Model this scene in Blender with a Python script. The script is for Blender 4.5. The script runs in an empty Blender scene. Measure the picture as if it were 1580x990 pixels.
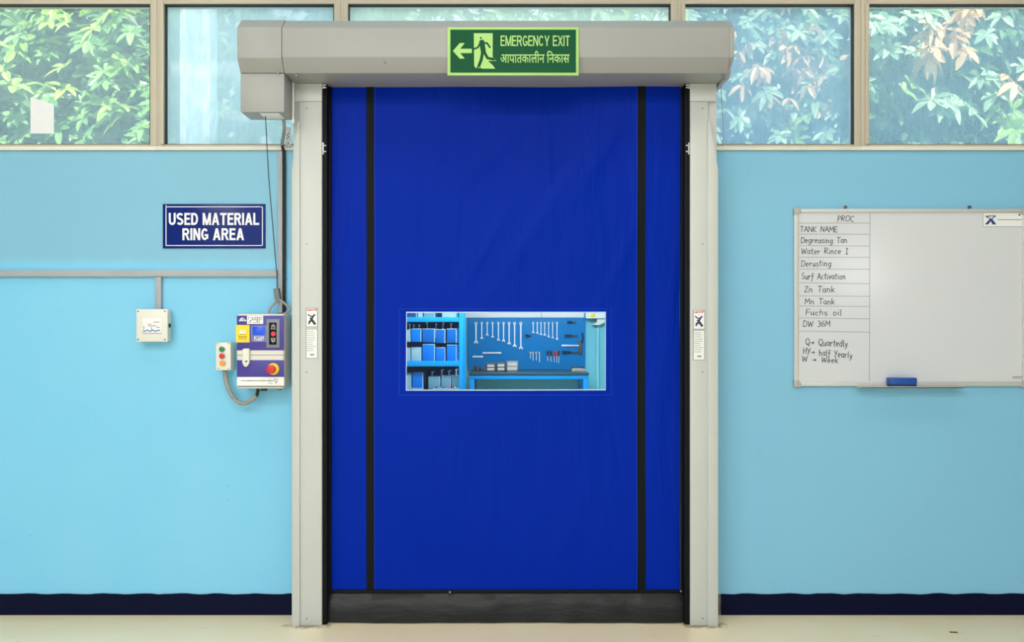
import bpy, bmesh, math, random
from mathutils import Vector, Matrix
R = math.radians
scene = bpy.context.scene
COL = scene.collection
random.seed(7)

# ------------------------------------------------------------------ camera
F = 1240.0          # focal length in pixels of the 1580 px frame
D = 4.3             # camera to wall distance
CZ = 1.553          # eye height
HX, HY = 790.0, 500.0
cam_d = bpy.data.cameras.new('camera'); cam = bpy.data.objects.new('camera', cam_d); COL.objects.link(cam)
cam.location = (0, -D, CZ); cam.rotation_euler = (R(90), 0, 0)
cam_d.sensor_fit = 'HORIZONTAL'; cam_d.sensor_width = 36.0; cam_d.lens = F / 1580 * 36
cam_d.shift_y = (HY - 495) / 1580
cam_d.clip_start = 0.05; cam_d.clip_end = 200
scene.camera = cam

# ------------------------------------------------------------------ world, sun, lamps, exposure
scene.view_settings.view_transform = 'Standard'
scene.view_settings.look = 'None'
scene.view_settings.gamma = 1.0
scene.view_settings.use_curve_mapping = False
scene.view_settings.exposure = 0.0
world = bpy.data.worlds.new('sky'); scene.world = world; world.use_nodes = True
bg = world.node_tree.nodes['Background']
bg.inputs['Color'].default_value = (0.80, 0.92, 1.0, 1); bg.inputs['Strength'].default_value = 2.7

def lamp(name, kind, loc, rot, energy, color=(1, 1, 1), size=1.0, size_y=None):
    l = bpy.data.lights.new(name, kind); o = bpy.data.objects.new(name, l); COL.objects.link(o)
    o.location = loc; o.rotation_euler = rot; l.energy = energy; l.color = color
    if kind == 'AREA':
        l.shape = 'RECTANGLE'; l.size = size; l.size_y = size_y or size
    return o
s = lamp('sun', 'SUN', (0, -5, 12), (R(48), 0, R(22)), 13.0, (1.0, 0.95, 0.86)); s.data.angle = R(1.5)
for lx in (-3.0, 0.0, 3.0):
    for ly in (-4.3, -6.3, -8.3):
        lamp('ceiling_light', 'AREA', (lx, ly, 4.3), (0, 0, 0), 56 * (1.4 if lx < -1 else 0.35 if lx > 1 else 1.0), (1.0, 0.985, 0.95), 1.6, 0.5)
for lx in (-2.2, 0.0, 2.2):
    lamp('ceiling_light', 'AREA', (lx, -1.3, 4.3), (0, 0, 0), 14, (1.0, 0.90, 0.75), 1.2, 0.4)
# added fill panel before the windowless back wall, brightening the hall
lamp('window_daylight', 'AREA', (-2.4, -9.6, 1.95), (R(90), 0, 0), 152, (0.91, 0.96, 1.0), 9.0, 3.6)
lamp('wall_lamp', 'AREA', (6.0, -9.55, 2.45), (R(90), 0, 0), 16, (1, 1, 1), 0.55, 0.8)
lamp('wall_lamp', 'AREA', (-4.3, -9.55, 3.0), (R(90), 0, 0), 20, (1, 1, 1), 0.6, 0.6)
lamp('storeroom_light', 'AREA', (0.1, 1.5, 2.38), (R(25), 0, 0), 64, (0.95, 0.98, 1.0), 1.6, 0.4)

# ------------------------------------------------------------------ pixel <-> place helpers
def X(px, y=0.0): return (px - HX) / F * (D + y)
def Z(py, y=0.0): return CZ - (py - HY) / F * (D + y)
def P(px, py, y=0.0): return Vector((X(px, y), y, Z(py, y)))

# ------------------------------------------------------------------ materials
def lin(c):
    out = []
    for v in c[:3]:
        v = v / 255.0
        out.append(v / 12.92 if v <= 0.04045 else ((v + 0.055) / 1.055) ** 2.4)
    return (out[0], out[1], out[2], 1)
MATS = {}
def mat(name, rgb, rough=0.5, metal=0.0, var=0.06, scale=6.0, bump=0.0, bscale=60.0, coat=0.0, stretch=(1, 1, 1), spec=0.5):
    if name in MATS: return MATS[name]
    m = bpy.data.materials.new(name); m.use_nodes = True
    nt = m.node_tree; b = nt.nodes['Principled BSDF']
    b.inputs['Roughness'].default_value = rough; b.inputs['Metallic'].default_value = metal
    b.inputs['Coat Weight'].default_value = coat; b.inputs['Coat Roughness'].default_value = 0.05
    b.inputs['Specular IOR Level'].default_value = spec
    tc = nt.nodes.new('ShaderNodeTexCoord'); mp = nt.nodes.new('ShaderNodeMapping')
    mp.inputs['Scale'].default_value = stretch
    nt.links.new(tc.outputs['Object'], mp.inputs['Vector'])
    n = nt.nodes.new('ShaderNodeTexNoise'); n.inputs['Scale'].default_value = scale; n.inputs['Detail'].default_value = 4
    nt.links.new(mp.outputs['Vector'], n.inputs['Vector'])
    c = lin(rgb)
    mx = nt.nodes.new('ShaderNodeMix'); mx.data_type = 'RGBA'
    mx.inputs['A'].default_value = tuple(max(0, v * (1 - var)) for v in c[:3]) + (1,)
    mx.inputs['B'].default_value = tuple(min(1, v * (1 + var)) for v in c[:3]) + (1,)
    nt.links.new(n.outputs['Fac'], mx.inputs['Factor'])
    nt.links.new(mx.outputs['Result'], b.inputs['Base Color'])
    if bump:
        n2 = nt.nodes.new('ShaderNodeTexNoise'); n2.inputs['Scale'].default_value = bscale; n2.inputs['Detail'].default_value = 3
        nt.links.new(mp.outputs['Vector'], n2.inputs['Vector'])
        bp = nt.nodes.new('ShaderNodeBump'); bp.inputs['Strength'].default_value = bump; bp.inputs['Distance'].default_value = 0.01
        nt.links.new(n2.outputs['Fac'], bp.inputs['Height']); nt.links.new(bp.outputs['Normal'], b.inputs['Normal'])
    MATS[name] = m
    return m
def N(m, kind, **kw):
    n = m.node_tree.nodes.new(kind)
    for k, v in kw.items(): n.inputs[k].default_value = v
    return n
def L(m, a, b): m.node_tree.links.new(a, b)

# painted wall: light blue gloss paint, an older greyer coat above an uneven edge, fine dirt specks
def wall_material():
    m = bpy.data.materials.new('blue_wall_paint'); m.use_nodes = True
    b = m.node_tree.nodes['Principled BSDF']; b.inputs['Roughness'].default_value = 0.34
    b.inputs['Specular IOR Level'].default_value = 0.28
    g = N(m, 'ShaderNodeNewGeometry'); sep = N(m, 'ShaderNodeSeparateXYZ'); L(m, g.outputs['Position'], sep.inputs[0])
    nz = N(m, 'ShaderNodeTexNoise', Scale=1.6, Detail=3.0); L(m, g.outputs['Position'], nz.inputs['Vector'])
    nf = N(m, 'ShaderNodeTexNoise', Scale=9.0, Detail=4.0); L(m, g.outputs['Position'], nf.inputs['Vector'])
    add = N(m, 'ShaderNodeMath'); add.operation = 'MULTIPLY_ADD'; add.inputs[1].default_value = 0.05
    L(m, nf.outputs['Fac'], add.inputs[0]); L(m, sep.outputs['Z'], add.inputs[2])
    mr = N(m, 'ShaderNodeMapRange'); mr.inputs['From Min'].default_value = Z(408) + 0.02; mr.inputs['From Max'].default_value = Z(400) + 0.04
    L(m, add.outputs[0], mr.inputs['Value'])
    xr = N(m, 'ShaderNodeMapRange'); xr.inputs['From Min'].default_value = -0.9; xr.inputs['From Max'].default_value = -1.2
    L(m, sep.outputs['X'], xr.inputs['Value'])
    mu = N(m, 'ShaderNodeMath'); mu.operation = 'MULTIPLY'; L(m, mr.outputs[0], mu.inputs[0]); L(m, xr.outputs[0], mu.inputs[1])
    base = N(m, 'ShaderNodeMix'); base.data_type = 'RGBA'
    base.inputs['A'].default_value = lin((120, 200, 238)); base.inputs['B'].default_value = lin((136, 206, 239))
    L(m, nz.outputs['Fac'], base.inputs['Factor'])
    up = N(m, 'ShaderNodeMix'); up.data_type = 'RGBA'; up.inputs['B'].default_value = lin((130, 188, 216))
    L(m, mu.outputs[0], up.inputs['Factor']); L(m, base.outputs['Result'], up.inputs['A'])
    rr_ = N(m, 'ShaderNodeMapRange'); rr_.inputs['From Min'].default_value = 0.9; rr_.inputs['From Max'].default_value = 1.1; L(m, sep.outputs['X'], rr_.inputs['Value'])
    rp = N(m, 'ShaderNodeMix'); rp.data_type = 'RGBA'; rp.inputs['B'].default_value = lin((132, 194, 226))
    L(m, rr_.outputs[0], rp.inputs['Factor']); L(m, up.outputs['Result'], rp.inputs['A']); up = rp
    # specks
    v = N(m, 'ShaderNodeTexVoronoi', Scale=7.0); L(m, g.outputs['Position'], v.inputs['Vector'])
    sp = N(m, 'ShaderNodeMapRange'); sp.inputs['From Min'].default_value = 0.03; sp.inputs['From Max'].default_value = 0.02
    L(m, v.outputs['Distance'], sp.inputs['Value'])
    sm = N(m, 'ShaderNodeMix'); sm.data_type = 'RGBA'; sm.inputs['B'].default_value = lin((95, 140, 150))
    L(m, sp.outputs[0], sm.inputs['Factor']); L(m, up.outputs['Result'], sm.inputs['A'])
    L(m, sm.outputs['Result'], b.inputs['Base Color'])
    n2 = N(m, 'ShaderNodeTexNoise', Scale=22.0, Detail=5.0); L(m, g.outputs['Position'], n2.inputs['Vector'])
    bp = N(m, 'ShaderNodeBump', Strength=0.10, Distance=0.01); L(m, n2.outputs['Fac'], bp.inputs['Height']); L(m, bp.outputs['Normal'], b.inputs['Normal'])
    return m
def floor_material():
    m = bpy.data.materials.new('cream_floor'); m.use_nodes = True
    b = m.node_tree.nodes['Principled BSDF']; b.inputs['Roughness'].default_value = 0.33
    g = N(m, 'ShaderNodeNewGeometry')
    n1 = N(m, 'ShaderNodeTexNoise', Scale=2.2, Detail=5.0); L(m, g.outputs['Position'], n1.inputs['Vector'])
    mx = N(m, 'ShaderNodeMix'); mx.data_type = 'RGBA'
    mx.inputs['A'].default_value = lin((238, 222, 184)); mx.inputs['B'].default_value = lin((248, 239, 212)); L(m, n1.outputs['Fac'], mx.inputs['Factor'])
    mp = N(m, 'ShaderNodeMapping'); mp.inputs['Scale'].default_value = (3, 22, 1); mp.inputs['Rotation'].default_value = (0, 0, 0.5); L(m, g.outputs['Position'], mp.inputs['Vector'])
    n2 = N(m, 'ShaderNodeTexNoise', Scale=2.5, Detail=6.0); L(m, mp.outputs['Vector'], n2.inputs['Vector'])
    r = N(m, 'ShaderNodeMapRange'); r.inputs['From Min'].default_value = 0.66; r.inputs['From Max'].default_value = 0.78; r.inputs['To Max'].default_value = 0.5
    L(m, n2.outputs['Fac'], r.inputs['Value'])
    m2 = N(m, 'ShaderNodeMix'); m2.data_type = 'RGBA'; m2.inputs['B'].default_value = lin((160, 143, 108))
    L(m, r.outputs[0], m2.inputs['Factor']); L(m, mx.outputs['Result'], m2.inputs['A']); last = m2.outputs['Result']
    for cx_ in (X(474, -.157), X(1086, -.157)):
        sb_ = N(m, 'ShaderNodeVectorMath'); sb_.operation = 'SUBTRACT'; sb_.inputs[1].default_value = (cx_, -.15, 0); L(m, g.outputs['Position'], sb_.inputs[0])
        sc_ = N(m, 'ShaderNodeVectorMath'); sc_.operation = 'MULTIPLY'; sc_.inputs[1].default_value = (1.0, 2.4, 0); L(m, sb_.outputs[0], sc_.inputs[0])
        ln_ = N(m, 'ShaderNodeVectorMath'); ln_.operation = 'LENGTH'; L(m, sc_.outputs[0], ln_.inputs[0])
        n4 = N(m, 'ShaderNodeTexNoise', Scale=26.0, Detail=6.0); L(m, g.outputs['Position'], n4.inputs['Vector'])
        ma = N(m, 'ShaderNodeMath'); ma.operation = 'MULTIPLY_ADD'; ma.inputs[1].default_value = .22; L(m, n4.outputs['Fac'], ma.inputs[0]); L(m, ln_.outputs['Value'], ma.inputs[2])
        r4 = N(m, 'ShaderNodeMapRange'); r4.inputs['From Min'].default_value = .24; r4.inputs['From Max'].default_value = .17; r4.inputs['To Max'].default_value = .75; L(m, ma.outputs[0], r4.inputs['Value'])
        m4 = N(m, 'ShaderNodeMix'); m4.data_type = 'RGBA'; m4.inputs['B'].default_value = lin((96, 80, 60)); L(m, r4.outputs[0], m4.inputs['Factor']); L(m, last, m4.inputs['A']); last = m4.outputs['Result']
    L(m, last, b.inputs['Base Color'])
    return m
def skirting_material():
    m = bpy.data.materials.new('navy_skirting_paint'); m.use_nodes = True
    b = m.node_tree.nodes['Principled BSDF']; b.inputs['Roughness'].default_value = 0.5; b.inputs['Specular IOR Level'].default_value = 0.1
    g = N(m, 'ShaderNodeNewGeometry')
    n1 = N(m, 'ShaderNodeTexNoise', Scale=14.0, Detail=6.0, Roughness=0.7); L(m, g.outputs['Position'], n1.inputs['Vector'])
    r = N(m, 'ShaderNodeMapRange'); r.inputs['From Min'].default_value = 0.70; r.inputs['From Max'].default_value = 0.73; L(m, n1.outputs['Fac'], r.inputs['Value'])
    mx = N(m, 'ShaderNodeMix'); mx.data_type = 'RGBA'
    mx.inputs['A'].default_value = lin((6, 12, 44)); mx.inputs['B'].default_value = lin((120, 118, 122)); L(m, r.outputs[0], mx.inputs['Factor'])
    L(m, mx.outputs['Result'], b.inputs['Base Color'])
    return m
# dusty window glass: clear glass mixed with a film of dust that scatters daylight
def glass_material(name, haze, tint, streak=0.16):
    m = bpy.data.materials.new(name); m.use_nodes = True
    nt = m.node_tree; nt.nodes.remove(nt.nodes['Principled BSDF']); out = nt.nodes['Material Output']
    tr = N(m, 'ShaderNodeBsdfTransparent'); gl = N(m, 'ShaderNodeBsdfGlossy', Roughness=0.05)
    tl = N(m, 'ShaderNodeBsdfTranslucent'); tl.inputs['Color'].default_value = lin(tint)
    df = N(m, 'ShaderNodeBsdfDiffuse'); df.inputs['Color'].default_value = lin(tint)
    ms = N(m, 'ShaderNodeMixShader', Fac=0.25); L(m, tl.outputs[0], ms.inputs[1]); L(m, df.outputs[0], ms.inputs[2])
    g = N(m, 'ShaderNodeNewGeometry'); mp = N(m, 'ShaderNodeMapping'); mp.inputs['Scale'].default_value = (45, 1, 14); L(m, g.outputs['Position'], mp.inputs['Vector'])
    n1 = N(m, 'ShaderNodeTexNoise', Scale=1.0, Detail=5.0); L(m, mp.outputs['Vector'], n1.inputs['Vector'])
    n2 = N(m, 'ShaderNodeTexNoise', Scale=3.0, Detail=3.0); L(m, g.outputs['Position'], n2.inputs['Vector'])
    a = N(m, 'ShaderNodeMath'); a.operation = 'ADD'; L(m, n1.outputs['Fac'], a.inputs[0]); L(m, n2.outputs['Fac'], a.inputs[1])
    r = N(m, 'ShaderNodeMapRange'); r.inputs['From Min'].default_value = 0.6; r.inputs['From Max'].default_value = 1.4
    r.inputs['To Min'].default_value = haze * (1 - streak); r.inputs['To Max'].default_value = min(0.95, haze * (1 + streak)); L(m, a.outputs[0], r.inputs['Value'])
    m1 = N(m, 'ShaderNodeMixShader'); L(m, r.outputs[0], m1.inputs[0]); L(m, tr.outputs[0], m1.inputs[1]); L(m, ms.outputs[0], m1.inputs[2])
    m2 = N(m, 'ShaderNodeMixShader', Fac=0.004); L(m, m1.outputs[0], m2.inputs[1]); L(m, gl.outputs[0], m2.inputs[2])
    L(m, m2.outputs[0], out.inputs['Surface'])
    return m
# glossy PVC curtain fabric with soft diagonal creases
def curtain_material():
    m = bpy.data.materials.new('blue_pvc'); m.use_nodes = True
    b = m.node_tree.nodes['Principled BSDF']; b.inputs['Roughness'].default_value = 0.42; b.inputs['Base Color'].default_value = lin((0, 39, 162))
    b.inputs['Specular IOR Level'].default_value = 0.05
    g = N(m, 'ShaderNodeNewGeometry')
    mp = N(m, 'ShaderNodeMapping'); mp.inputs['Rotation'].default_value = (0, R(-38), 0); mp.inputs['Scale'].default_value = (5, 1, 1.1); L(m, g.outputs['Position'], mp.inputs['Vector'])
    n = N(m, 'ShaderNodeTexNoise', Scale=1.3, Detail=3.0, Distortion=0.6); L(m, mp.outputs['Vector'], n.inputs['Vector'])
    n3 = N(m, 'ShaderNodeTexNoise', Scale=30.0, Detail=2.0); L(m, g.outputs['Position'], n3.inputs['Vector'])
    ad = N(m, 'ShaderNodeMath'); ad.operation = 'MULTIPLY_ADD'; ad.inputs[1].default_value = 0.02; L(m, n3.outputs['Fac'], ad.inputs[0]); L(m, n.outputs['Fac'], ad.inputs[2])
    bp = N(m, 'ShaderNodeBump', Strength=0.5, Distance=0.03); L(m, ad.outputs[0], bp.inputs['Height']); L(m, bp.outputs['Normal'], b.inputs['Normal'])
    return m
def vinyl_material():
    m = bpy.data.materials.new('clear_vinyl'); m.use_nodes = True
    nt = m.node_tree; nt.nodes.remove(nt.nodes['Principled BSDF']); out = nt.nodes['Material Output']
    tr = N(m, 'ShaderNodeBsdfTransparent'); tr.inputs['Color'].default_value = (0.93, 0.98, 1, 1)
    gl = N(m, 'ShaderNodeBsdfGlossy', Roughness=0.12); df = N(m, 'ShaderNodeBsdfDiffuse'); df.inputs['Color'].default_value = lin((200, 225, 235))
    g = N(m, 'ShaderNodeNewGeometry'); n = N(m, 'ShaderNodeTexNoise', Scale=5.0, Detail=2.0); L(m, g.outputs['Position'], n.inputs['Vector'])
    bp = N(m, 'ShaderNodeBump', Strength=0.2, Distance=0.02); L(m, n.outputs['Fac'], bp.inputs['Height']); L(m, bp.outputs['Normal'], gl.inputs['Normal'])
    m1 = N(m, 'ShaderNodeMixShader', Fac=0.008); L(m, tr.outputs[0], m1.inputs[1]); L(m, df.outputs[0], m1.inputs[2])
    m2 = N(m, 'ShaderNodeMixShader', Fac=0.006); L(m, m1.outputs[0], m2.inputs[1]); L(m, gl.outputs[0], m2.inputs[2])
    L(m, m2.outputs[0], out.inputs['Surface'])
    return m
def leaf_material(name, c1, c2, trans=0.35):
    m = bpy.data.materials.new(name); m.use_nodes = True
    nt = m.node_tree; b = nt.nodes['Principled BSDF']; out = nt.nodes['Material Output']; b.inputs['Roughness'].default_value = 0.4
    g = N(m, 'ShaderNodeNewGeometry')
    mx = N(m, 'ShaderNodeMix'); mx.data_type = 'RGBA'; mx.inputs['A'].default_value = lin(c1); mx.inputs['B'].default_value = lin(c2)
    L(m, g.outputs['Random Per Island'], mx.inputs['Factor']); L(m, mx.outputs['Result'], b.inputs['Base Color'])
    tl = N(m, 'ShaderNodeBsdfTranslucent'); L(m, mx.outputs['Result'], tl.inputs['Color'])
    ms = N(m, 'ShaderNodeMixShader', Fac=trans); L(m, b.outputs[0], ms.inputs[1]); L(m, tl.outputs[0], ms.inputs[2]); L(m, ms.outputs[0], out.inputs['Surface'])
    return m

M_wall, M_floor, M_skirt = wall_material(), floor_material(), skirting_material()
M_pvc, M_vinyl = curtain_material(), vinyl_material()
M_white = mat('offwhite_steel', (196, 201, 199), 0.42, var=0.03, scale=3)
M_hood = mat('hood_steel', (158, 160, 160), 0.42, var=0.03, scale=2)
M_black = mat('black_rubber', (8, 10, 13), 0.6, var=0.2, spec=.2)
M_strip = mat('black_webbing', (9, 15, 18), 0.6, var=0.15, scale=30, spec=.15)
M_bag = mat('black_pvc_bag', (26, 29, 30), 0.4, var=0.25, scale=6, bump=1.0, bscale=6, stretch=(1, 1, 3), spec=.28)
M_alu = mat('window_aluminium', (188, 182, 166), 0.45, var=0.05, scale=4)
M_sill = mat('cream_sill', (226, 221, 206), 0.5, var=0.06, scale=12)
M_gask = mat('dark_gasket', (50, 52, 50), 0.7)
M_screw = mat('dull_steel', (120, 120, 118), 0.4, metal=0.8)
M_zinc = mat('zinc', (190, 190, 188), 0.35, metal=0.7)
M_ceiling = mat('ceiling_white', (190, 192, 192), 0.9)
M_hall = mat('hall_wall', (120, 128, 132), 0.8)
M_trunk = mat('grey_trunking', (164, 170, 176), 0.5, var=0.05, scale=15)
M_conduit = mat('grey_conduit', (150, 152, 150), 0.55, var=0.05)
M_cable = mat('black_cable', (24, 27, 30), 0.55, var=0.1)
M_plastic = mat('offwhite_plastic', (226, 226, 216), 0.4, var=0.03)
M_label = mat('white_label', (235, 237, 238), 0.45, var=0.02)
M_print = mat('grey_print', (120, 124, 122), 0.6)
M_ink = mat('dark_ink', (30, 33, 44), 0.6)
M_navy = mat('navy_print', (28, 42, 92), 0.5)
M_purple = mat('purple_film', (66, 56, 150), 0.4, var=0.04)
M_yellow = mat('yellow_film', (244, 214, 40), 0.45)
M_red = mat('red_plastic', (206, 38, 40), 0.35)
M_pinkred = mat('red_print', (214, 52, 74), 0.5)
M_green = mat('green_plastic', (40, 124, 78), 0.35)
M_orange = mat('orange_plastic', (240, 150, 40), 0.35)
M_signblue = mat('sign_blue', (18, 40, 118), 0.25, var=0.05, spec=.16)
M_signwhite = mat('sign_white', (240, 242, 244), 0.4)
M_exitgreen = mat('exit_green', (0, 78, 46), 0.4, var=0.04, spec=.15)
M_exitlight = mat('exit_light_green', (166, 214, 122), 0.45, var=0.03)
M_board = mat('whiteboard_enamel', (212, 217, 224), 0.16, var=0.01)
M_wbframe = mat('board_aluminium', (206, 206, 204), 0.4, metal=0.2, var=0.03)
M_wbcap = mat('board_corner', (176, 174, 170), 0.5)

# ------------------------------------------------------------------ mesh helpers
def new(): return bmesh.new()
def merge(bm, t):
    me = bpy.data.meshes.new('tmp'); t.to_mesh(me); t.free(); bm.from_mesh(me); bpy.data.meshes.remove(me)
def box(bm, x0, x1, y0, y1, z0, z1, b=0.0, seg=2):
    t = bmesh.new(); bmesh.ops.create_cube(t, size=1)
    sx, sy, sz = abs(x1 - x0), abs(y1 - y0), abs(z1 - z0)
    for v in t.verts:
        v.co = Vector(((x0 + x1) / 2 + v.co.x * sx, (y0 + y1) / 2 + v.co.y * sy, (z0 + z1) / 2 + v.co.z * sz))
    if b: bmesh.ops.bevel(t, geom=t.edges[:], offset=min(b, sx / 2.2, sy / 2.2, sz / 2.2), segments=seg, profile=0.5, affect='EDGES')
    merge(bm, t); return bm
def bxp(bm, px0, px1, py0, py1, yf, yb, b=0.0, seg=2):
    """box whose front face (at depth yf) fills a pixel rectangle, going back to yb"""
    return box(bm, X(px0, yf), X(px1, yf), yf, yb, Z(py1, yf), Z(py0, yf), b, seg)
def prism(bm, pts, y0, y1, axis='y', b=0.0):
    """extrude a 2-D outline: axis y -> points are (x, z); axis x -> points are (y, z) and y0, y1 are x; axis z -> (x, y)"""
    t = bmesh.new()
    def mk(p, d):
        if axis == 'y': return t.verts.new((p[0], d, p[1]))
        if axis == 'x': return t.verts.new((d, p[0], p[1]))
        return t.verts.new((p[0], p[1], d))
    a = [mk(p, y0) for p in pts]; c = [mk(p, y1) for p in pts]; n = len(pts)
    t.faces.new(a); t.faces.new(c[::-1])
    for i in range(n): t.faces.new((a[i], a[(i + 1) % n], c[(i + 1) % n], c[i]))
    bmesh.ops.recalc_face_normals(t, faces=t.faces[:])
    if b: bmesh.ops.bevel(t, geom=t.edges[:], offset=b, segments=2, profile=0.5, affect='EDGES')
    merge(bm, t); return bm
def cyl(bm, p0, p1, r0, r1=None, seg=20, bev=0.0):
    r1 = r0 if r1 is None else r1
    p0, p1 = Vector(p0), Vector(p1); d = p1 - p0
    t = bmesh.new(); bmesh.ops.create_cone(t, cap_ends=True, segments=seg, radius1=r0, radius2=r1, depth=d.length)
    if bev:
        es = [e for e in t.edges if len(e.link_faces) == 2 and any(len(f.verts) > 4 for f in e.link_faces)]
        bmesh.ops.bevel(t, geom=es, offset=bev, segments=2, profile=0.5, affect='EDGES')
    q = Vector((0, 0, 1)).rotation_difference(d.normalized())
    bmesh.ops.transform(t, matrix=Matrix.Translation((p0 + p1) / 2) @ q.to_matrix().to_4x4(), verts=t.verts)
    merge(bm, t); return bm
def smooth_path(pts, n=8):
    pts = [Vector(p) for p in pts]
    if len(pts) < 3: return pts
    q = [pts[0] * 2 - pts[1]] + pts + [pts[-1] * 2 - pts[-2]]; out = []
    for i in range(1, len(q) - 2):
        a, b, c, d = q[i - 1], q[i], q[i + 1], q[i + 2]
        for k in range(n):
            t = k / n
            out.append(0.5 * ((2 * b) + (c - a) * t + (2 * a - 5 * b + 4 * c - d) * t * t + (3 * b - a - 3 * c + d) * t ** 3))
    out.append(pts[-1]); return out
def tube(bm, pts, r, seg=10, smooth=8, ribs=False):
    path = smooth_path(pts, smooth) if smooth else [Vector(p) for p in pts]
    if ribs:
        dense = [path[0]]
        step = r * 0.9
        for a, b in zip(path, path[1:]):
            k = max(1, int((b - a).length / step))
            dense += [a.lerp(b, (i + 1) / k) for i in range(k)]
        path = dense
    up = Vector((0.13, -0.9, 0.21)); rings = []
    for i, p in enumerate(path):
        d = (path[min(i + 1, len(path) - 1)] - path[max(i - 1, 0)]).normalized()
        a = d.cross(up)
        if a.length < 1e-4: a = d.cross(Vector((1, 0, 0)))
        a.normalize(); c = d.cross(a); up = a.cross(d)
        rr = r * (0.84 if ribs and i % 2 else 1.0)
        rings.append([bm.verts.new(p + (a * math.cos(u) + c * math.sin(u)) * rr) for u in [2 * math.pi * k / seg for k in range(seg)]])
    for A, B in zip(rings, rings[1:]):
        for k in range(seg): bm.faces.new((A[k], A[(k + 1) % seg], B[(k + 1) % seg], B[k]))
    bm.faces.new(rings[0][::-1]); bm.faces.new(rings[-1]); return bm
LAYER = [0]
def ribbon(bm, pts, w, y, th=0.0006):
    """pen or print stroke lying on a vertical plane at depth y; points are (x, z)"""
    pts = [Vector((p[0], p[1])) for p in pts]
    runs = [[pts[0]]]
    for i in range(1, len(pts)):
        runs[-1].append(pts[i])
        if i < len(pts) - 1:
            d0, d1 = pts[i] - pts[i - 1], pts[i + 1] - pts[i]
            if d0.length > 1e-9 and d1.length > 1e-9 and d0.angle(d1) > R(50): runs.append([pts[i]])
    for q in runs:
        if len(q) < 2: continue
        LAYER[0] = (LAYER[0] + 1) % 7; tt = th + LAYER[0] * 2e-5; L_, R_ = [], []
        for i, p in enumerate(q):
            d = q[min(i + 1, len(q) - 1)] - q[max(i - 1, 0)]
            if d.length < 1e-9: d = Vector((1, 0))
            d.normalize(); nn = Vector((-d.y, d.x)) * w / 2
            p = p - d * (w * .3 if i == 0 else 0) + d * (w * .3 if i == len(q) - 1 else 0)
            L_.append(p + nn); R_.append(p - nn)
        prism(bm, L_ + R_[::-1], y - tt, y)
def disc(bm, cx, cz, rx, y0, y1, rz=None, seg=20):
    rz = rx if rz is None else rz
    prism(bm, [(cx + rx * math.cos(2 * math.pi * k / seg), cz + rz * math.sin(2 * math.pi * k / seg)) for k in range(seg)], y0, y1)
def text(bm, body, x0, x1, z0, z1, y, th=0.001, bold=0.0, keep=False):
    cu = bpy.data.curves.new('txt', 'FONT'); cu.body = body; cu.offset = bold; cu.resolution_u = 4
    o = bpy.data.objects.new('txt', cu); COL.objects.link(o)
    dg = bpy.context.evaluated_depsgraph_get(); dg.update()
    me = bpy.data.meshes.new_from_object(o.evaluated_get(dg))
    bpy.data.objects.remove(o); bpy.data.curves.remove(cu)
    t = bmesh.new(); t.from_mesh(me); bpy.data.meshes.remove(me)
    xs = [v.co.x for v in t.verts]; ys = [v.co.y for v in t.verts]
    ax, bx, ay, by = min(xs), max(xs), min(ys), max(ys)
    fx = (x1 - x0) / (bx - ax); fz = (z1 - z0) / (by - ay)
    for v in t.verts: v.co = Vector((x0 + (v.co.x - ax) * fx, y, z0 + (v.co.y - ay) * fz))
    r = bmesh.ops.extrude_face_region(t, geom=t.faces[:])
    for g_ in r['geom']:
        if isinstance(g_, bmesh.types.BMVert): g_.co.y -= th
    bmesh.ops.recalc_face_normals(t, faces=t.faces[:])
    merge(bm, t)

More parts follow.
